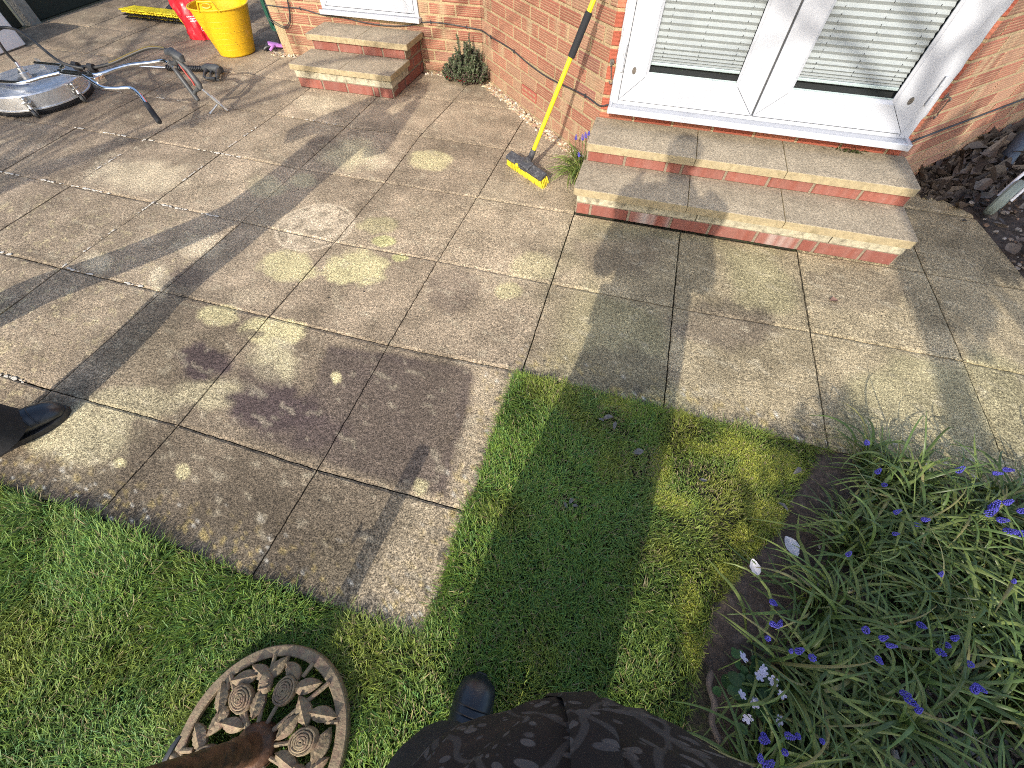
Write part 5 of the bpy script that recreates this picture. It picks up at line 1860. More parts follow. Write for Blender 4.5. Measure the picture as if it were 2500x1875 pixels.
# ---- fleshy evergreen in the wall corner
se = thing('bushy_plant', 'bushy grey-green succulent plant growing in the corner of the brick walls', 'plant', (1.20, 1.50, 0))
mb = MB()
mst = MB()
rs = random.Random(4)
for k in range(150):
    t = rs.random()
    a = rs.uniform(0, 6.28)
    rad = .145 * math.sqrt(rs.random())
    x = 1.185 + rad * math.cos(a) * 1.1
    y = 1.525 + rad * math.sin(a) * .72
    if x + y > 2.90 or y > 1.64:
        continue
    hmax = .22 * max(0, 1 - ((x - 1.20) / .19) ** 2) * (1.0 - .35 * (rad / .15)) + .06
    if abs(x - 1.19) < .05 and rs.random() < .5:
        hmax += .06
    h = hmax * rs.uniform(.45, 1.05)
    tip = Vector((x + (x - 1.19) * .25, y - .02 + (y - 1.55) * .2, h))
    mst.tube([(x * .6 + .4 * 1.19, y * .6 + .4 * 1.55, 0), (x, y, h * .6), tip], .0035, 5)
    nl = int(14 + h * 150)
    for q in range(nl):
        f = rs.uniform(.25, 1.0)
        c = Vector((x, y, 0)).lerp(tip, f)
        c.z = h * f
        aa = rs.uniform(0, 6.28)
        ee = rs.uniform(-.2, 1.1)
        d = Vector((math.cos(aa) * math.cos(ee), math.sin(aa) * math.cos(ee), math.sin(ee)))
        s = d.cross(Vector((0, 0, 1)))
        s = s.normalized() if s.length > .1 else Vector((1, 0, 0))
        L_ = rs.uniform(.012, .021)
        w_ = L_ * .42
        n_ = s.cross(d)
        g = rs.uniform(.6, 1.25)
        col = (.115 * g, .145 * g, .075 * g)
        if h * f < .10 and rs.random() < .22:
            col = (.13 * g, .075 * g, .07 * g)
        if h * f < .05 and rs.random() < .06:
            col = (.36, .02, .02)
        pts = [c, c + d * L_ * .5 + s * w_, c + d * L_ + n_ * .002, c + d * L_ * .5 - s * w_, c + d * L_ * .5 + n_ * w_ * .7]
        mb.add(pts, [(0, 1, 4), (1, 2, 4), (2, 3, 4), (3, 0, 4)], 0, col)
mb.build('foliage', M_leafs, se, attr=True)
mst.build('stems', M_bark, se)
wd = MB()
for k in range(46):
    x, y = rs.gauss(3.775, .045), .515 + rs.uniform(-.03, .008)
    c = Vector((x, y, .279))
    for q in range(3):
        aa, ee = rs.uniform(0, 6.28), rs.uniform(.1, 1.2)
        d = Vector((math.cos(aa) * math.cos(ee), -abs(math.sin(aa)) * math.cos(ee), math.sin(ee)))
        s = Vector((-d.y, d.x, 0)).normalized()
        L_ = rs.uniform(.008, .018)
        g = rs.uniform(.7, 1.2)
        wd.add([c, c + d * L_ * .5 + s * L_ * .3, c + d * L_, c + d * L_ * .5 - s * L_ * .3], [(0, 1, 2, 3)], 0, (.075 * g, .10 * g, .03 * g))
tag(wd.build('weed', M_leafs, attr=True), 'tiny green weed growing under the white door cill', 'weed')

# ---- gravel along the walls
def stones(name, pts, s0, s1, cols, label, flat=.7):
    mb = MB()
    for (x, y, z) in pts:
        c = random.choice(cols)
        k = U(.7, 1.2)
        mb.ball((x, y, z), U(s0, s1), 1, sc=(U(.8, 1.4), U(.7, 1.1), U(.5, .85) * flat / .7), jit=.16, col=tuple(q * k for q in c), mtx=Matrix.Rotation(U(0, 6), 3, 'Z') @ Matrix.Rotation(U(-.5, .5), 3, 'X'))
    return tag(mb.build(name, M_stone, smooth=True, attr=True, angle=50), label, None, None, 'stuff')
SAND = [(.50, .40, .25), (.46, .33, .19), (.56, .48, .34), (.40, .27, .16), (.60, .54, .44), (.36, .22, .15)]
P_ = []
for _ in range(1150):
    u = U(-.05, 1.50)
    d = U(.0, .088)
    x, y = 1.29 + k7 * u - k7 * d, 1.66 - k7 * u - k7 * d
    if y < 1.585 or u > 0:
        P_.append((x, y, -.008 + U(-.004, .008)))
for _ in range(330):
    P_.append((U(.79, 1.28), U(1.585, 1.66), -.008 + U(-.004, .008)))
for _ in range(190):
    P_.append((U(-.78, -.12) if random.random() < .6 else U(-.72, -.5), U(1.59, 1.675), -.005 + U(-.004, .006)))
stones('gravel', P_, .006, .0145, SAND, 'sandy gravel strip at the foot of the brick walls')
tag(quad_sheet('gravel_bed', -.9, 1.55, 1.4, 1.75, -.0205, M_soil), 'earth under the gravel strip', None, None, 'structure')
BST = [(.25, .19, .14), (.32, .28, .24), (.22, .16, .11), (.38, .34, .30), (.27, .17, .11), (.17, .15, .14)]
P_ = []
rp = np.random.default_rng(3)
while len(P_) < 1500:
    x, y = rp.uniform(3.45, 4.6), rp.uniform(-2.45, -1.25)
    if x < bed_edge(y):
        continue
    w = 1.0 if y < -2.02 - (3.75 - x) * .1 else (.75 if any(math.hypot(x - a_, y - b_) < r_ + .04 for a_, b_, r_ in HOLES) else .06)
    if rp.random() < w:
        P_.append((x, y, U(-.004, .012)))
stones('bed_pebbles', P_, .005, .013, BST, 'mixed pebbles showing between the bulb leaves', flat=.6)
P_ = []
for _ in range(900):
    x, y = U(4.62, 5.6), U(-.9, .95)
    ex = 4.69 if y < .05 else (4.69 - (y - .05) * .10 if y < .56 else 4.64 - (y - .56) * .98)
    if y < -.04 - .0:
        continue
    if x > ex:
        P_.append((x, y, U(-.006, .01)))
stones('shaded_pebbles', P_, .006, .014, BST, 'dark damp pebbles and grit beyond the right edge of the paving', flat=.6)
tag(quad_sheet('side_bed', 4.05, .0, 7.2, 3.2, -.0215, M_soil), 'dark soil along the right-hand wall', None, None, 'structure')

# ---- dead leaves heaped against the right-hand wall
def dead_leaf(mb, c, s, rz, tilt, col, wf=.42):
    R_ = Matrix.Rotation(rz, 3, 'Z') @ Matrix.Rotation(tilt[0], 3, 'X') @ Matrix.Rotation(tilt[1], 3, 'Y')
    vs, fs = [], []
    n = 7
    cu, tw = U(-.9, .9), U(-.8, .8)
    for k in range(n + 1):
        t = k / n
        w = s * wf * math.sin(math.pi * min(.03 + t * .97, 1)) ** .8 * U(.85, 1.1)
        zc = s * .28 * cu * (t - .5) ** 2 * 4
        for j, e in enumerate((-1, 0, 1)):
            vs.append(R_ @ Vector(((t - .5) * s, e * w * (1 - .2 * abs(tw)), zc + abs(e) * w * .55 * (1 + tw * (t - .5)) + U(-.02, .02) * s)) + Vector(c))
    for k in range(n):
        for j in range(2):
            a = k * 3 + j
            fs.append((a, a + 1, a + 4, a + 3))
    mb.add(vs, fs, 0, col)
LC = [(.085, .068, .055), (.11, .088, .070), (.065, .050, .042), (.13, .105, .085), (.045, .036, .032), (.09, .068, .056)]
mb = MB()
for k in range(760):
    u = U(.42, 2.2)
    d = abs(random.gauss(0, .14)) + .015
    if d > .5:
        continue
    x, y = 4.03 + k7 * u + k7 * d, .54 + k7 * u - k7 * d
    z = max(0, .14 - .33 * d) * U(.1, 1.0) * min(1, (u - .35) * 2.2) + .01
    dead_leaf(mb, (x, y, z), U(.08, .19), U(.2, 1.5) + (3.14 if random.random() < .5 else 0), (U(-1.1, 1.1), U(-.6, .6)), tuple(q * k_ for q in random.choice(LC) for k_ in (1,)), U(.16, .28))
for k in range(170):
    x, y = U(4.66, 5.6), U(-.05, 1.1)
    if x + y * .6 > 4.78:
        dead_leaf(mb, (x, y, U(.008, .04)), U(.03, .09), U(0, 6.3), (U(-.4, .4), U(-.4, .4)), random.choice(LC))
tag(mb.build('leaf_litter', M_litter, smooth=True, attr=True), 'drift of curled brown dead leaves against the shaded right-hand wall', None, None, 'stuff')

# single fallen things
def fallen(name, label, cat, c, s, rz, col, tilt=(0, 0), wf=.42, m_=None, group=None):
    mb = MB()
    dead_leaf(mb, (0, 0, 0), s, rz, tilt, col, wf)
    lo = min(v[2] for v in mb.v)
    o = mb.build(name, m_ or M_litter, smooth=True, attr=True)
    o.location = (c[0], c[1], c[2] - lo)
    return tag(o, label, cat, group)
fallen('fallen_leaf', 'curled brown leaf lying alone on the slabs below the wide steps', 'leaf', (3.744, -.391, .003), .04, .4, (.20, .11, .08))
fallen('fallen_leaf', 'small dark scrap of leaf on the slab right of the steps', 'leaf', (4.40, .69, .003), .035, 2.2, (.05, .04, .03))
fallen('fallen_leaf', 'dark shrivelled leaf near the right edge of the paving', 'leaf', (4.55, .50, .003), .03, .3, (.045, .035, .025))
fallen('magnolia_petal', 'larger white petal on the bare soil strip between lawn and bed', 'petal', (3.436, -1.65, .018), .066, -1.1, (.95, .93, .95), (.15, 0), .33, M_petal)
fallen('magnolia_petal', 'smaller white petal on the soil strip nearer the viewer', 'petal', (3.322, -1.748, .014), .052, -1.3, (.92, .90, .90), (.1, 0), .30, M_petal)
fallen('magnolia_petal', 'white petal on the dark grit beyond the paving edge', 'petal', (4.83, .36, .012), .07, -.9, (.7, .66, .67), (.1, 0), .26, M_petal)
for k, (x, y, s, a_) in enumerate([(2.80, -1.345, .055, .4), (2.83, -1.37, .045, 1.5), (2.775, -1.36, .04, 2.6), (2.73, -1.70, .035, 1.2), (2.745, -1.715, .03, .2), (2.715, -1.72, .03, 2.2), (2.93, -1.455, .06, .5), (3.16, -1.50, .04, .3), (3.48, -1.37, .05, .9), (3.42, -1.52, .05, 2.4)]):
    fallen('dead_leaf', 'grey withered leaf scrap lying in the lawn', 'leaf', (x, y, .014), s * .75, a_, (.15, .14, .13), (U(-.3, .3), U(-.3, .3)), .26, None, 'withered leaves in the lawn')
mb = MB()
mb.tube(curve([(3.20, -2.055, .012), (3.19, -2.09, .018), (3.205, -2.13, .016), (3.20, -2.17, .014), (3.225, -2.21, .012)], 5), [.004] + [.0085] * 19 + [.005], 8)
tag(mb.build('stick', M_bark, smooth=True), 'knobbly grey stick along the border edge near the dark jacket', 'stick')
mb = MB()
for k in range(26):
    x, y = U(.6, 4.3), U(-2.0, .0)
    mb.ball((x, y, .002), U(.0015, .004), 1, sc=(1.4, 1, .5), jit=.2)
tag(mb.build('patio_debris', M_litter), 'specks of dirt scattered on the slabs', None, None, 'stuff')

# ---- wheeled frame parked at the right-hand edge
wk = thing('wheeled_walker', 'folded dark walking frame with sage-grey wheels parked at the right edge', 'walking frame', (4.95, .85, 0))
def wheel(c, d, r=.097, w=.024):
    ax = Vector((-d.y, d.x, 0)).normalized()
    M = Matrix.Translation(c) @ ax.to_track_quat('Z', 'Y').to_matrix().to_4x4()
    mb = MB()
    mb.lathe([(r * .62, -w * .7), (r * .9, -w), (r, -w * .55), (r, w * .55), (r * .9, w), (r * .62, w * .7)], n=40, mtx=M, closed=True)
    o = mb.build('wheel', M_sage, wk, smooth=True)
    h = MB()
    h.lathe([(0, -w * .6), (r * .63, -w * .5), (r * .63, w * .5), (0, w * .6)], n=32, mtx=M)
    h.build('wheel_hub', M_black, o, smooth=True, angle=30)
    return M
d1 = Vector((.62, .78, 0)).normalized()
w1 = Vector((4.70, .615, .097))
M1 = wheel(w1, d1)
w2 = Vector((4.98, .30, .097))
wheel(w2, d1)
mb = MB()
ax = Vector((-d1.y, d1.x, 0))
top = w1 + d1 * .085 + Vector((0, 0, .115))
for s in (-1, 1):
    a = w1 + ax * .030 * s
    mb.tube(curve([a, a + d1 * .03 + Vector((0, 0, .06)), top + ax * .028 * s, top + d1 * .07 + ax * .02 * s + Vector((0, 0, .02))], 5), .0085, 10)
mb.tube([top - ax * .03, top + ax * .03], .011, 10)
mb.build('wheel_fork', M_whitepl, wk, smooth=True)
mb = MB()
p0 = top + d1 * .07 + Vector((0, 0, .02))
mb.tube([p0, p0 + d1 * .22 + Vector((0, 0, .16)), p0 + d1 * .42 + Vector((0, 0, .52))], .016, 10)
mb.tube([w2 + Vector((0, 0, .12)), w2 + d1 * .30 + Vector((0, 0, .34)), p0 + d1 * .40 + Vector((.2, -.2, .5))], .016, 10)
mb.tube([p0 + d1 * .22 + Vector((0, 0, .16)), w2 + d1 * .30 + Vector((0, 0, .34))], .012, 10)
mb.tube([w2, w2 + Vector((0, 0, .13))], .012, 10)
mb.build('frame', M_black, wk, smooth=True)
ua, ub = Vector((4.84, 1.03, .03)), Vector((5.02, 1.36, .13))
mb = MB()
mb.tube([ua, ub], .042, 20)
mb.build('padded_leg', M_bluegrey, wk, smooth=True, angle=50)
mb = MB()
mb.tube([ub - (ub - ua) * .02, ub + (ub - ua) * .16], .052, 20)
mb.tube([ub + (ub - ua) * .1, ub + (ub - ua) * .9 + Vector((0, 0, .3))], .02, 12)
mb.build('padded_leg_cap', M_gungrey, wk, smooth=True, angle=40)
mb = MB()
mb.box((-.035, -.010, -.004), (.035, .010, .004), .002, mtx=Matrix.Translation((5.01, 1.20, .14)) @ Matrix.Rotation(.1, 4, 'Z'))
mb.build('strap_buckle', M_whitepl, wk)

# ================================================================ PEOPLE
def skin_mesh(name, joints, edges, material, parent, levels=2, root=0):
    """continuous surface grown round a skeleton of joints {key: (pos, radius)}"""
    keys = list(joints)
    me = bpy.data.meshes.new(name + '_rig')
    me.from_pydata([joints[k][0] for k in keys], [(keys.index(a), keys.index(b)) for a, b in edges], [])
    ob = bpy.data.objects.new(name + '_rig', me)
    COL.objects.link(ob)
    md = ob.modifiers.new('Skin', 'SKIN')
    md.use_smooth_shade = True
    sv = me.skin_vertices[0].data
    for i, k in enumerate(keys):
        r = joints[k][1]
        sv[i].radius = r if isinstance(r, tuple) else (r, r)
        sv[i].use_root = (i == root)
    sd = ob.modifiers.new('Sub', 'SUBSURF')
    sd.levels = sd.render_levels = levels
    dg = bpy.context.evaluated_depsgraph_get()
    nm = bpy.data.meshes.new_from_object(ob.evaluated_get(dg))
    bpy.data.objects.remove(ob)
    nm.name = name
    nm.materials.clear()
    nm.materials.append(material)
    for p in nm.polygons:
        p.use_smooth = True
    return link(name, nm, parent)

def hand_joints(J, E, tag_, wrist, direc, palm_n, curl=.5, s=1.0):
    """palm and five unequal, bent fingers; the thumb leaves the side of the palm"""
    d = Vector(direc).normalized()
    n = Vector(palm_n).normalized()
    a = n.cross(d).normalized()
    w = Vector(wrist)
    J[tag_ + 'p'] = (w + d * .045 * s, (.030 * s, .018 * s))
    E.append((tag_, tag_ + 'p'))
    J[tag_ + 'k'] = (w + d * .085 * s, (.034 * s, .014 * s))
    E.append((tag_ + 'p', tag_ + 'k'))
    for f, (off, ln) in enumerate(((-.030, .068), (-.010, .078), (.011, .073), (.031, .058))):
        p = w + d * .098 * s + a * off * s
        dd = d.copy()
        prev = tag_ + 'k'
        for q in range(3):
            dd = (dd + n * curl * .55).normalized()
            p = p + dd * ln * s * (.42, .33, .25)[q]
            kk = f'{tag_}f{f}{q}'
            J[kk] = (p.copy(), .0085 * s * (1, .92, .8)[q])
            E.append((prev, kk))
            prev = kk
    p = w + d * .035 * s - a * .034 * s
    J[tag_ + 't0'] = (p, .012 * s)
    E.append((tag_ + 'p', tag_ + 't0'))
    p = p + (d * .8 - a * .5 + n * .3).normalized() * .036 * s
    J[tag_ + 't1'] = (p, .010 * s)
    E.append((tag_ + 't0', tag_ + 't1'))
    p = p + (d * .9 - a * .1 + n * .4).normalized() * .028 * s
    J[tag_ + 't2'] = (p, .0085 * s)
    E.append((tag_ + 't1', tag_ + 't2'))

def head_parts(p, c, fwd, hat=M_knit):
    """face of the figure: eyes, nose, mouth, ears, hair under a knitted hat; c = centre of the head"""
    f = Vector(fwd).normalized()
    up = Vector((0, 0, 1))
    s = f.cross(up).normalized()
    F3 = Matrix((s, f, up)).transposed()
    T = lambda a, b, h: Vector(c) + F3 @ Vector((a, b, h))
    mb = MB()
    for e in (-1, 1):
        mb.ball(T(e * .031, .083, .0), .012, 2)
    mb.build('eye', M_eye, p, smooth=True)
    mb = MB()
    for e in (-1, 1):
        mb.ball(T(e * .031, .0935, .0), .0052, 1)
    mb.build('pupil', M_black, p, smooth=True)
    mb = MB()
    mb.tube([T(0, .088, .012), T(0, .104, -.022), T(0, .112, -.036), T(0, .092, -.044)], [.008, .011, .014, .008], 10)
    for e in (-1, 1):
        mb.ball(T(e * .082, -.005, -.012), .03, 2, sc=(.25, .6, 1))
    mb.build('nose_and_ears', M_skin, p, smooth=True)
    mb = MB()
    mb.tube([T(-.024, .086, -.066), T(-.01, .096, -.064), T(.01, .096, -.064), T(.024, .086, -.066)], [.003, .006, .006, .003], 8)
    mb.build('mouth', M_lip, p, smooth=True)
    hb = MB()
    rings = []
    for q in range(9):
        t = q / 8
        ang = t * math.pi / 2
        r = math.cos(ang)
        rings.append([tuple(T(.088 * r * math.cos(a), -.004 + .105 * r * math.sin(a), .022 + .098 * math.sin(ang))) for a in [2 * math.pi * k / 28 for k in range(28)]])
    hb.loft(rings)
    hb.loft([[tuple(T(rx * math.cos(a), -.004 + ry * math.sin(a), z)) for a in [2 * math.pi * k / 28 for k in range(28)]] for rx, ry, z in ((.086, .103, .020), (.094, .111, .022), (.094, .111, .050), (.088, .105, .052))])
    hb.build('knitted_hat', hat, p, smooth=True)
    hb = MB()
    rings = [[tuple(T(.083 * math.cos(a) * k2, -.010 + .098 * math.sin(a) * k2, z)) for a in [math.pi * (1.0 + k / 15) for k in range(16)]] for k2, z in ((1.02, .03), (1.05, -.02), (1.0, -.06), (.86, -.085))]
    hb.loft(rings, cap=False)
    hb.build('hair', M_hair, p, smooth=True)

def ring(cx_, cy_, z, rx, ry, n=40, rot=0.0, wr=0.0, ph=0.0):
    out = []
    for k in range(n):
        a = 2 * math.pi * k / n
        w = 1 + wr * math.sin(5 * a + ph) * .5 + wr * math.sin(9 * a - ph * 1.7) * .35
        x, y = rx * math.cos(a) * w, ry * math.sin(a) * w
        out.append((cx_ + x * math.cos(rot) - y * math.sin(rot), cy_ + x * math.sin(rot) + y * math.cos(rot), z))
    return out

def boot(parent, heel, toe, shaft_top, label=None):
    """welly: rounded foot swept from heel to toe, shaft up the shin, sole underneath"""
    h, t = Vector(heel), Vector(toe)
    d = (t - h)
    L_ = d.length
    d.normalize()
    s = Vector((-d.y, d.x, 0))
    mb = MB()
    rings = []
    for q in range(18):
        u = q / 17
        f = u * L_
        w = float(np.interp(u, [0, .03, .12, .3, .5, .7, .85, .94, .98, 1], [.014, .030, .042, .042, .043, .052, .052, .043, .030, .010]))
        hh = float(np.interp(u, [0, .03, .15, .32, .45, .6, .75, .88, .96, 1], [.04, .085, .125, .14, .125, .105, .090, .075, .058, .032]))
        rg = []
        for k in range(24):
            a = 2 * math.pi * k / 24
            ca, sa = math.cos(a), math.sin(a)
            zz = .016 + (hh - .016) * (.5 + .5 * sa)
            ww = w * math.copysign(abs(ca) ** .75, ca) * (1 if sa < .2 else 1 - .25 * sa)
            rg.append(tuple(h + d * f + s * ww + Vector((0, 0, zz))))
        rings.append(rg)
    mb.loft(rings)
    an = h + d * .075 + Vector((0, 0, .085))
    st = Vector(shaft_top)
    rs_ = []
    for q in range(10):
        u = q / 9
        c = an.lerp(st, u)
        r = float(np.interp(u, [0, .2, .5, 1], [.046, .047, .056, .066])) * (1 + .02 * math.sin(q * 2.4))
        rs_.append([tuple(c + d * (r * 1.12 * math.cos(a)) + s * (r * math.sin(a)) + Vector((0, 0, 0))) for a in [2 * math.pi * k / 24 for k in range(24)]])
    mb.loft(rs_)
    o = mb.build('boot', M_boot, parent, smooth=True, angle=70)
    mb = MB()
    out = []
    for q in range(15):
        u = q / 14
        w = float(np.interp(u, [0, .04, .15, .4, .7, .88, .96, 1], [.016, .034, .045, .043, .056, .049, .033, .010]))
        out.append((u * L_ * 1.02 - .003, w))
    poly = [(a, b) for a, b in out] + [(a, -b) for a, b in out[::-1]]
    mb.prism(poly, .001, .024, lambda a, b, z: tuple(h + d * a + s * b + Vector((0, 0, z))), bev=.004)
    mb.build('boot_sole', M_black, o, smooth=True, angle=40)
    # raised rubber lines round the toe
    mb = MB()
    for u in (.76, .80):
        q = rings[int(u * 17)]
        pts_ = [Vector(p) for p in q[0:13]]
        cen = sum(pts_, Vector()) / len(pts_)
        mb.tube([p + (p - cen).normalized() * .0008 for p in pts_], .0022, 6)
    mb.build('boot_rib', M_boot, o, smooth=True)
    return o

def camo():
    """black cloth printed with grey twigs and leaves"""
    mt = bpy.data.materials.new('leaf_print_cloth')
    mt.use_nodes = True
    nt = mt.node_tree
    N, L = nt.nodes, nt.links
    b = N['Principled BSDF']
    b.inputs['Roughness'].default_value = .85
    b.inputs['Specular IOR Level'].default_value = .2
    tc = N.new('ShaderNodeTexCoord')
    wz = N.new('ShaderNodeTexNoise')
    wz.inputs['Scale'].default_value = 7
    wm_ = N.new('ShaderNodeVectorMath')
    wm_.operation = 'MULTIPLY_ADD'
    L.new(tc.outputs['Object'], wz.inputs['Vector'])
    L.new(wz.outputs['Color'], wm_.inputs[0])
    wm_.inputs[1].default_value = (.05, .05, .05)
    L.new(tc.outputs['Object'], wm_.inputs[2])
    cur = None
    rgb = N.new('ShaderNodeRGB')
    rgb.outputs[0].default_value = (.020, .018, .019, 1)
    cur = rgb.outputs[0]
    def layer(cur, fac, col):
        mx = N.new('ShaderNodeMix')
        mx.data_type = 'RGBA'
        L.new(fac, mx.inputs[0])
        L.new(cur, mx.inputs[6])
        mx.inputs[7].default_value = (*col, 1)
        return mx.outputs[2]
    def mr(v, a0, a1, b0=0., b1=1.):
        q = N.new('ShaderNodeMapRange')
        for i, x in enumerate((a0, a1, b0, b1)):
            q.inputs[i + 1].default_value = x
        L.new(v, q.inputs[0])
        return q.outputs[0]
    def mul(a, c):
        q = N.new('ShaderNodeMath')
        q.operation = 'MULTIPLY'
        L.new(a, q.inputs[0])
        L.new(c, q.inputs[1])
        return q.outputs[0]
    # large brown-black blotches
    n = N.new('ShaderNodeTexNoise')
    n.inputs['Scale'].default_value = 9
    L.new(wm_.outputs[0], n.inputs['Vector'])
    cur = layer(cur, mr(n.outputs[0], .5, .56), (.032, .026, .025))
    # leaves: cells stretched along three directions, only some of them printed
    for k, (rot, st, sc_, thr, col) in enumerate((((.3, .2, .5), (1, 3.2, 1.5), 34, .33, (.085, .082, .085)), ((.1, -.3, 2.2), (1, 3.6, 1.6), 30, .30, (.070, .068, .072)), ((-.2, .4, 1.3), (1, 5.5, 2), 26, .26, (.095, .092, .095)))):
        mp = N.new('ShaderNodeMapping')
        mp.inputs['Rotation'].default_value = rot
        mp.inputs['Scale'].default_value = st
        mp.inputs['Location'].default_value = (k * 3.1, k, k * 2)
        L.new(wm_.outputs[0], mp.inputs[0])
        v = N.new('ShaderNodeTexVoronoi')
        v.inputs['Scale'].default_value = sc_
        L.new(mp.outputs[0], v.inputs['Vector'])
        sp = N.new('ShaderNodeSeparateColor')
        L.new(v.outputs['Color'], sp.inputs[0])
        cur = layer(cur, mul(mr(v.outputs['Distance'], thr, thr - .05), mr(sp.outputs[0], .42, .44)), col)
    # twigs: thin bands of a warped wave
    for rot, sc_ in (((0, .3, .7), 5.5), ((.2, 0, 2.1), 4.6)):
        mp = N.new('ShaderNodeMapping')
        mp.inputs['Rotation'].default_value = rot
        L.new(wm_.outputs[0], mp.inputs[0])
        wv = N.new('ShaderNodeTexWave')
        wv.inputs['Scale'].default_value = sc_
        wv.inputs['Distortion'].default_value = 5
        wv.inputs['Detail'].default_value = 2
        wv.inputs['Detail Scale'].default_value = 1.3
        L.new(mp.outputs[0], wv.inputs['Vector'])
        cur = layer(cur, mr(wv.outputs['Fac'], .975, .992, 0, .8), (.062, .060, .062))
    L.new(cur, b.inputs['Base Color'])
    nb = N.new('ShaderNodeTexNoise')
    nb.inputs['Scale'].default_value = 35
    nb.inputs['Detail'].default_value = 4
    L.new(tc.outputs['Object'], nb.inputs['Vector'])
    bp = N.new('ShaderNodeBump')
    bp.inputs['Strength'].default_value = .35
    bp.inputs['Distance'].default_value = .006
    L.new(nb.outputs[0], bp.inputs['Height'])
    L.new(bp.outputs[0], b.inputs['Normal'])
    return mt
M_camo = camo()
M_jack2 = mat('dark_work_jacket', (.03, .035, .045), .9, var=.3, vscale=15, bump=.3, bscale=40)

def person(label, base, hip_z, shoulder_z, head_c, face, feet, elbows, wrists, hands, cxy, jacket, jmat, trouser_w=(.085, .075), thigh=.12, hem=(.125, .3)):
    cx_, cy_ = cxy
    p = thing('person', label, 'person', base)
    sx = .185
    J = {'hip': ((cx_, cy_, hip_z), (.14, .10)), 'waist': ((cx_, cy_, (hip_z + shoulder_z) / 2), (.13, .09)), 'chest': ((cx_, cy_ - .01, shoulder_z - .09), (.16, .10)),
         'neck0': ((cx_, cy_ - .01, shoulder_z + .03), .060), 'neck': ((cx_, cy_ + .01, shoulder_z + .085), .052),
         'head0': (Vector(head_c) + Vector((0, 0, -.065)), (.064, .072)), 'head1': (Vector(head_c), (.080, .092)), 'head2': (Vector(head_c) + Vector((0, -.008, .055)), (.076, .088)), 'head3': (Vector(head_c) + Vector((0, -.008, .10)), (.045, .05))}
    E = [('hip', 'waist'), ('waist', 'chest'), ('chest', 'neck0'), ('neck0', 'neck'), ('neck', 'head0'), ('head0', 'head1'), ('head1', 'head2'), ('head2', 'head3')]
    for k, s in enumerate((-1, 1)):
        ft = Vector(feet[k][0])
        kn = Vector(((cx_ + s * .10) * .4 + ft.x * .6, cy_ * .5 + (ft.y) * .5 + .02, hip_z * .53))
        J[f'th{k}'] = ((cx_ + s * .095, cy_, hip_z - .08), .085)
        J[f'kn{k}'] = (kn, .058)
        J[f'an{k}'] = ((ft.x, ft.y + .03, .11), .040)
        E += [('hip', f'th{k}'), (f'th{k}', f'kn{k}'), (f'kn{k}', f'an{k}')]
        J[f'sh{k}'] = ((cx_ + s * sx, cy_ - .01, shoulder_z - .03), .055)
        J[f'el{k}'] = (elbows[k], .040)
        J[f'wr{k}'] = (wrists[k], (.028, .022))
        E += [('chest', f'sh{k}'), (f'sh{k}', f'el{k}'), (f'el{k}', f'wr{k}')]
        hand_joints(J, E, f'wr{k}', wrists[k], hands[k][0], hands[k][1], hands[k][2])
    skin_mesh('body', J, E, M_skin, p, 2)
    head_parts(p, head_c, face)
    # jacket: torso plus sleeves
    mb = MB()
    mb.loft(jacket)
    for k, s in enumerate((-1, 1)):
        sh = Vector((cx_ + s * (sx - .03), cy_ - .01, shoulder_z - .03))
        el, wr = Vector(elbows[k]), Vector(wrists[k])
        path = curve([sh, sh + Vector((s * .05, 0, -.03)), sh.lerp(el, .55), el, el.lerp(wr, .5), el.lerp(wr, .93)], 5)
        n = len(path)
        mb.tube(path, [float(np.interp(i / (n - 1), [0, .25, .6, 1], [.095, .083, .068, .048])) * (1 + .03 * math.sin(i * 2.1)) for i in range(n)], 18)
    mb.build('jacket', jmat, p, smooth=True, angle=80)
    mb = MB()
    for k, s in enumerate((-1, 1)):
        ft = Vector(feet[k][0])
        path = curve([Vector((cx_ + s * .075, cy_, hip_z + .06)), Vector((cx_ + s * .10, cy_, hip_z - .12)), Vector(J[f'kn{k}'][0]), ft + (Vector(feet[k][1]) - ft) * .34 + Vector((0, 0, .28)), ft + (Vector(feet[k][1]) - ft) * hem[1] + Vector((0, 0, hem[0]))], 5)
        n = len(path)
        mb.tube(path, [float(np.interp(i / (n - 1), [0, .25, .55, 1], [thigh, thigh * .95, trouser_w[0], trouser_w[1]])) * (1 + .025 * math.sin(i * 1.9 + k)) for i in range(n)], 20)
    mb.build('trousers', M_trouser, p, smooth=True, angle=80)
    for k in range(2):
        heel, toe = feet[k]
        h, t = Vector(heel), Vector(toe)
        boot(p, heel, toe, h + (t - h).normalized() * .065 + Vector((0, 0, .33)))
    return p

# ---- the one holding the camera: only boot and jacket front show
jr = []
for z, cy_, rx, ry, wr, ph in ((.70, -2.365, .215, .150, .05, 0), (.72, -2.36, .222, .158, .045, .3), (.80, -2.35, .222, .160, .035, .8), (.88, -2.345, .220, .162, .03, 1.4), (.95, -2.342, .219, .162, .025, 2.0), (1.02, -2.348, .215, .158, .03, 2.8), (1.10, -2.375, .208, .148, .03, 3.3), (1.20, -2.41, .203, .135, .02, 4), (1.32, -2.435, .208, .122, .02, 4.4), (1.42, -2.45, .20, .112, .01, 5), (1.48, -2.45, .135, .085, 0, 0), (1.53, -2.445, .075, .072, 0, 0), (1.60, -2.435, .070, .070, 0, 0)):
    jr.append(ring(2.782, cy_, z, rx * .905, ry, 48, 0, wr, ph))
cp = lambda a, b, c: tuple(Vector(CAMC) + RGT * a + DWN * b + FWD * c)
js = []
for a_, b_ in zip(jr[:-1], jr[1:]):
    for q in range(4):
        js.append([tuple(Vector(p).lerp(Vector(w), q / 4)) for p, w in zip(a_, b_)])
js.append(jr[-1])
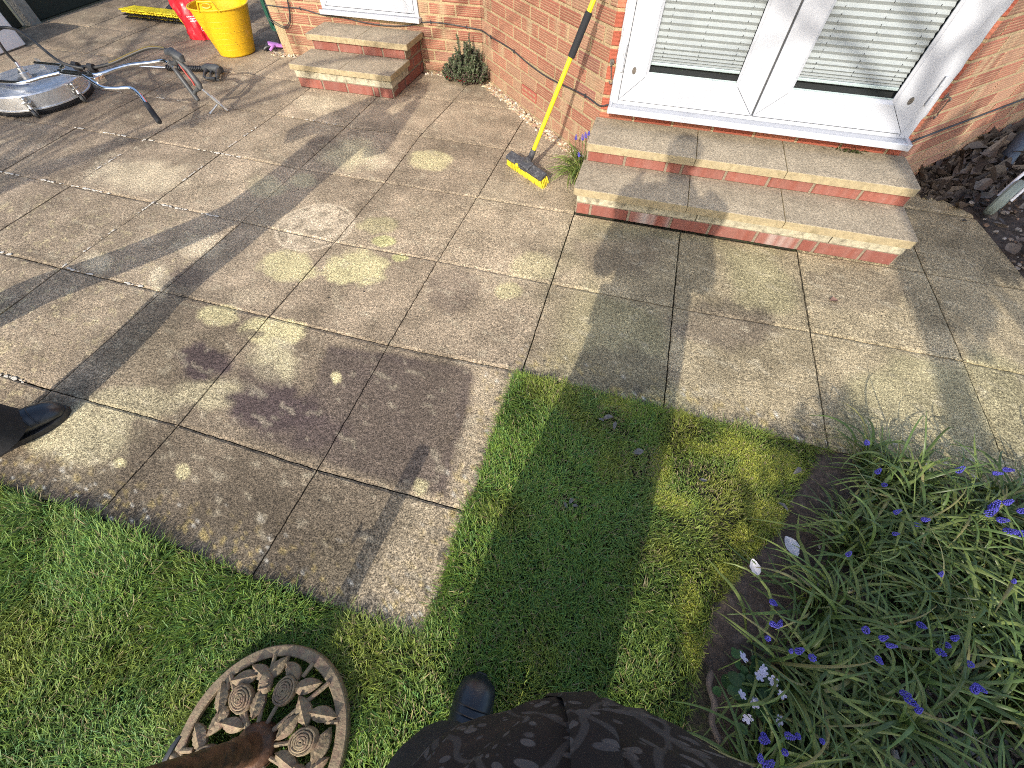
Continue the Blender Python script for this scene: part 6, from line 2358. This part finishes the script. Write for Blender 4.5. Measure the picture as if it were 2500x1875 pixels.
for rg in js:
    for k, p in enumerate(rg):
        c = Vector((2.782, -2.40, p[2]))
        f = float(vnoise([p[0] * 1.0 + p[1] * .4], [p[2] * .8 - p[0] * .5], 13, 3, 71)[0]) - .5
        f2 = float(vnoise([p[0] + p[2] * 1.4], [p[1] - p[0] * .6], 22, 2, 72)[0]) - .5
        d_ = (Vector(p) - c)
        rg[k] = tuple(Vector(p) + d_.normalized() * (f * .026 + f2 * .010 - .004) * (1 if p[2] < 1.4 else 0))
jr = js
me1 = person('person in a dark leaf-print jacket and black boots holding up a phone, seen from above', (2.75, -2.40, 0), .86, 1.49, (2.76, -2.42, 1.725), (0, .8, -.6),
             [((2.585, -2.545, 0), (2.592, -2.240, 0)), ((2.80, -2.57, 0), (2.815, -2.275, 0))],
             [(2.525, -2.46, 1.12), (3.01, -2.45, 1.12)], [cp(-.128, .10, -.075), cp(.198, .10, -.075)],
             [(RGT * .25 - DWN * .9 + FWD * .08, RGT, .35), (-RGT * .25 - DWN * .9 + FWD * .08, -RGT, .35)], (2.765, -2.44), jr, M_camo, (.125, .108))
# jacket details: front placket and a hanging pocket flap
mb = MB()
pl = []
for k in range(22):
    z = .72 + k * .018
    cyv = float(np.interp(z, [.7, .8, .95, 1.02, 1.10], [-2.36, -2.35, -2.342, -2.348, -2.375]))
    ryv = float(np.interp(z, [.7, .8, .95, 1.02, 1.10], [.155, .160, .162, .158, .148]))
    pl.append([(2.728 + a, cyv + ryv * math.sqrt(max(0, 1 - ((a - .054) / .199) ** 2)) + d, z) for a, d in ((-.022, .001), (-.020, .0035), (.006, .0045 + .0012 * math.sin(k * 1.3)), (.009, .001), (.0, -.004))])
mb.loft(pl)
mb.build('jacket_placket', M_camo, me1, smooth=True, angle=60)
mb = MB()
mb.prism([(-.05, 0), (.035, 0), (.04, .14), (-.045, .16)], 0, .012, lambda a, b, h: (2.578 + a * .55 - h * .6, -2.325 + a * .5 + h, .80 + b), bev=.004)
mb.build('pocket_flap', M_trouser, me1)
ph = thing('phone', 'black phone held out level by the person in the leaf-print jacket', 'phone', CAMC)
PM = Matrix((RGT, DWN, FWD)).transposed().to_4x4()
PM.translation = Vector(CAMC) - FWD * .012 + RGT * .035 + DWN * .02
mb = MB()
mb.box((-.078, -.038, -.008), (.078, .038, .004), .004, mtx=PM)
mb.build('phone_body', M_phone, ph, smooth=True, angle=40)

# ---- the second one: a boot and trouser leg at the left edge, and a long shadow
jr = []
for z, rx, ry in ((.80, .195, .135), (.82, .20, .14), (.90, .195, .135), (1.0, .19, .125), (1.2, .20, .125), (1.36, .205, .12), (1.45, .19, .105), (1.50, .12, .08), (1.55, .072, .068), (1.61, .066, .066)):
    jr.append(ring(.53, -1.98, z, rx, ry, 40, 0, .02, z * 9))
person('person in dark trousers and black wellington boots standing at the left edge', (.48, -1.98, 0), .87, 1.50, (.60, -1.95, 1.72), (.2, 1, -.3),
       [((-.10, -2.16, 0), (-.13, -1.86, 0)), ((.600, -2.180, 0), (.752, -1.893, 0))],
       [(.16, -1.98, 1.26), (.84, -1.93, 1.22)], [(.47, -1.78, 1.58), (.74, -1.77, 1.57)],
       [((.4, .5, .7), (.4, -.6, 0), .5), ((-.3, .5, .7), (-.4, -.6, 0), .5)], (.53, -1.98), jr, M_jack2, (.084, .100), .095, (.055, .43))

# ================================================================ TREES AND SHRUBS BEHIND THE VIEWER (trees cast the dapples; shrubs and hedge are unseen, added for shade)
def tree(name, label, base, h, seed, spread=.55, levels=5, r0=.05, t0=None, split=3, lean=(0, 0), group=None, budcol=None, buds=0, thin=.62, minlen=.10):
    rt = random.Random(seed)
    t = thing(name, label, 'tree', base, group)
    trunk, crown = MB(), MB()
    tips = []
    def grow(p, d, ln, r, lv):
        path = [p]
        q, dd = p.copy(), d.copy()
        n = 5
        for k in range(n):
            dd = (dd + Vector((rt.gauss(0, .13), rt.gauss(0, .13), rt.gauss(.03, .08)))).normalized()
            q = q + dd * ln / n
            path.append(q.copy())
        rr = [r * (1 - .42 * k / n) for k in range(n + 1)]
        (trunk if lv >= levels - 1 else crown).tube(path, rr, 8 if lv > 2 else 5, cap=False)
        if lv == 0:
            tips.extend(path[2:])
            return
        m = split if lv < levels else split + 1
        for k in range(m):
            i = rt.randint(2, n) if k else n
            nd = (dd + Vector((rt.gauss(0, spread), rt.gauss(0, spread), rt.gauss(.12, spread * .6)))).normalized()
            grow(path[i], nd, ln * rt.uniform(thin - .08, thin + .12), rr[i] * .66, lv - 1)
    b0 = Vector(base)
    if t0:
        trunk.tube([b0, b0 + Vector((.03, .02, t0 * .5)), b0 + Vector((0, 0, t0))], [r0 * 1.25, r0 * 1.1, r0], 10)
        b0 = b0 + Vector((0, 0, t0))
    grow(b0, Vector((lean[0], lean[1], 1)).normalized(), h * .36, r0, levels)
    trunk.build('trunk', M_bark, t, smooth=True)
    for p in tips:
        if rt.random() < buds:
            for _ in range(rt.randint(1, 3)):
                c = p + Vector((rt.gauss(0, .03), rt.gauss(0, .03), rt.gauss(0, .03)))
                d = Vector((rt.gauss(0, 1), rt.gauss(0, 1), rt.gauss(0, 1))).normalized()
                s = d.orthogonal().normalized()
                L_ = rt.uniform(.02, .045)
                crown.add([c, c + d * L_ * .5 + s * L_ * .3, c + d * L_, c + d * L_ * .5 - s * L_ * .3], [(0, 1, 2, 3)], 1)
    crown.build('crown', [M_bark, M_bud], t)
    return t
M_bud = mat('young_leaf', (.06, .10, .03), .6, trans=.25)
def shrub(name, label, base, rad, h, n, seed, lo=0.0):
    rt = random.Random(seed)
    t = thing(name, label, 'shrub', base)
    fo, st = MB(), MB()
    for k in range(60):
        a, r = rt.uniform(0, 6.28), rt.random() ** .5
        tip = Vector((base[0] + rad[0] * r * math.cos(a), base[1] + rad[1] * r * math.sin(a), h * rt.uniform(.5, .95)))
        st.tube([(base[0] + rt.gauss(0, .05), base[1] + rt.gauss(0, .05), 0), Vector(base).lerp(tip, .5) + Vector((0, 0, h * .15)), tip], [.014, .009, .004], 5)
    for k in range(n):
        a, r = rt.uniform(0, 6.28), rt.random() ** .5
        x, y = base[0] + rad[0] * r * math.cos(a), base[1] + rad[1] * r * math.sin(a)
        top = h * (1 - .35 * r * r) * (.82 + .36 * float(mnoise.noise(Vector((x * 2.2, y * 2.2, seed)))) + .1)
        z = lo + (top - lo) * rt.random() ** .7
        d = Vector((rt.gauss(0, 1), rt.gauss(0, 1), rt.gauss(0, .6))).normalized()
        s = d.orthogonal().normalized()
        L_ = rt.uniform(.05, .10)
        fo.add([(x, y, z), Vector((x, y, z)) + d * L_ * .5 + s * L_ * .28, Vector((x, y, z)) + d * L_, Vector((x, y, z)) + d * L_ * .5 - s * L_ * .28], [(0, 1, 2, 3)], 0, tuple(q * rt.uniform(.6, 1.2) for q in (.05, .085, .03)))
    fo.build('foliage', M_leafs, t, attr=True)
    st.build('stems', M_bark, t)
    return t
shrub('added_shade_shrub', 'unseen low evergreen shrub added behind the viewer to shade the bulb leaves', (4.25, -4.25, 0), (1.3, .5), 1.74, 19000, 1)  # added shade caster, height set to keep sun off the bed
shrub('added_shade_shrub', 'unseen raised evergreen crown added behind the viewer to shade the right-hand wall', (4.78, -4.0, 0), (.95, .55), 3.9, 19000, 2, 2.45)  # added foliage, raised so its shade falls on the side wall
tree('bare_tree', 'bare magnolia with opening buds behind the viewer on the right', (3.85, -5.6, 0), 3.3, 12, .62, 5, .07, t0=2.75, buds=.25, thin=.66)
tree('bare_tree', 'leafless multi-stemmed tree behind the viewer on the left', (-1.3, -4.6, 0), 4.4, 5, .60, 5, .115, buds=.10, lean=(.12, .02))
tree('bare_tree', 'small leafless apple tree behind the second person', (-2.4, -3.6, 0), 4.0, 9, .6, 5, .10, buds=.10)
tree('bare_tree', 'tall leafless cherry tree behind the lawn on the left', (-1.9, -5.0, 0), 6.0, 31, .62, 4, .12, buds=.12, thin=.70)
shrub('added_shade_hedge', 'unseen low hedge added behind the lawn to shade its left part', (.75, -4.55, 0), (.75, .3), 1.05, 2600, 3)  # added to cast patchy shade on the left of the lawn
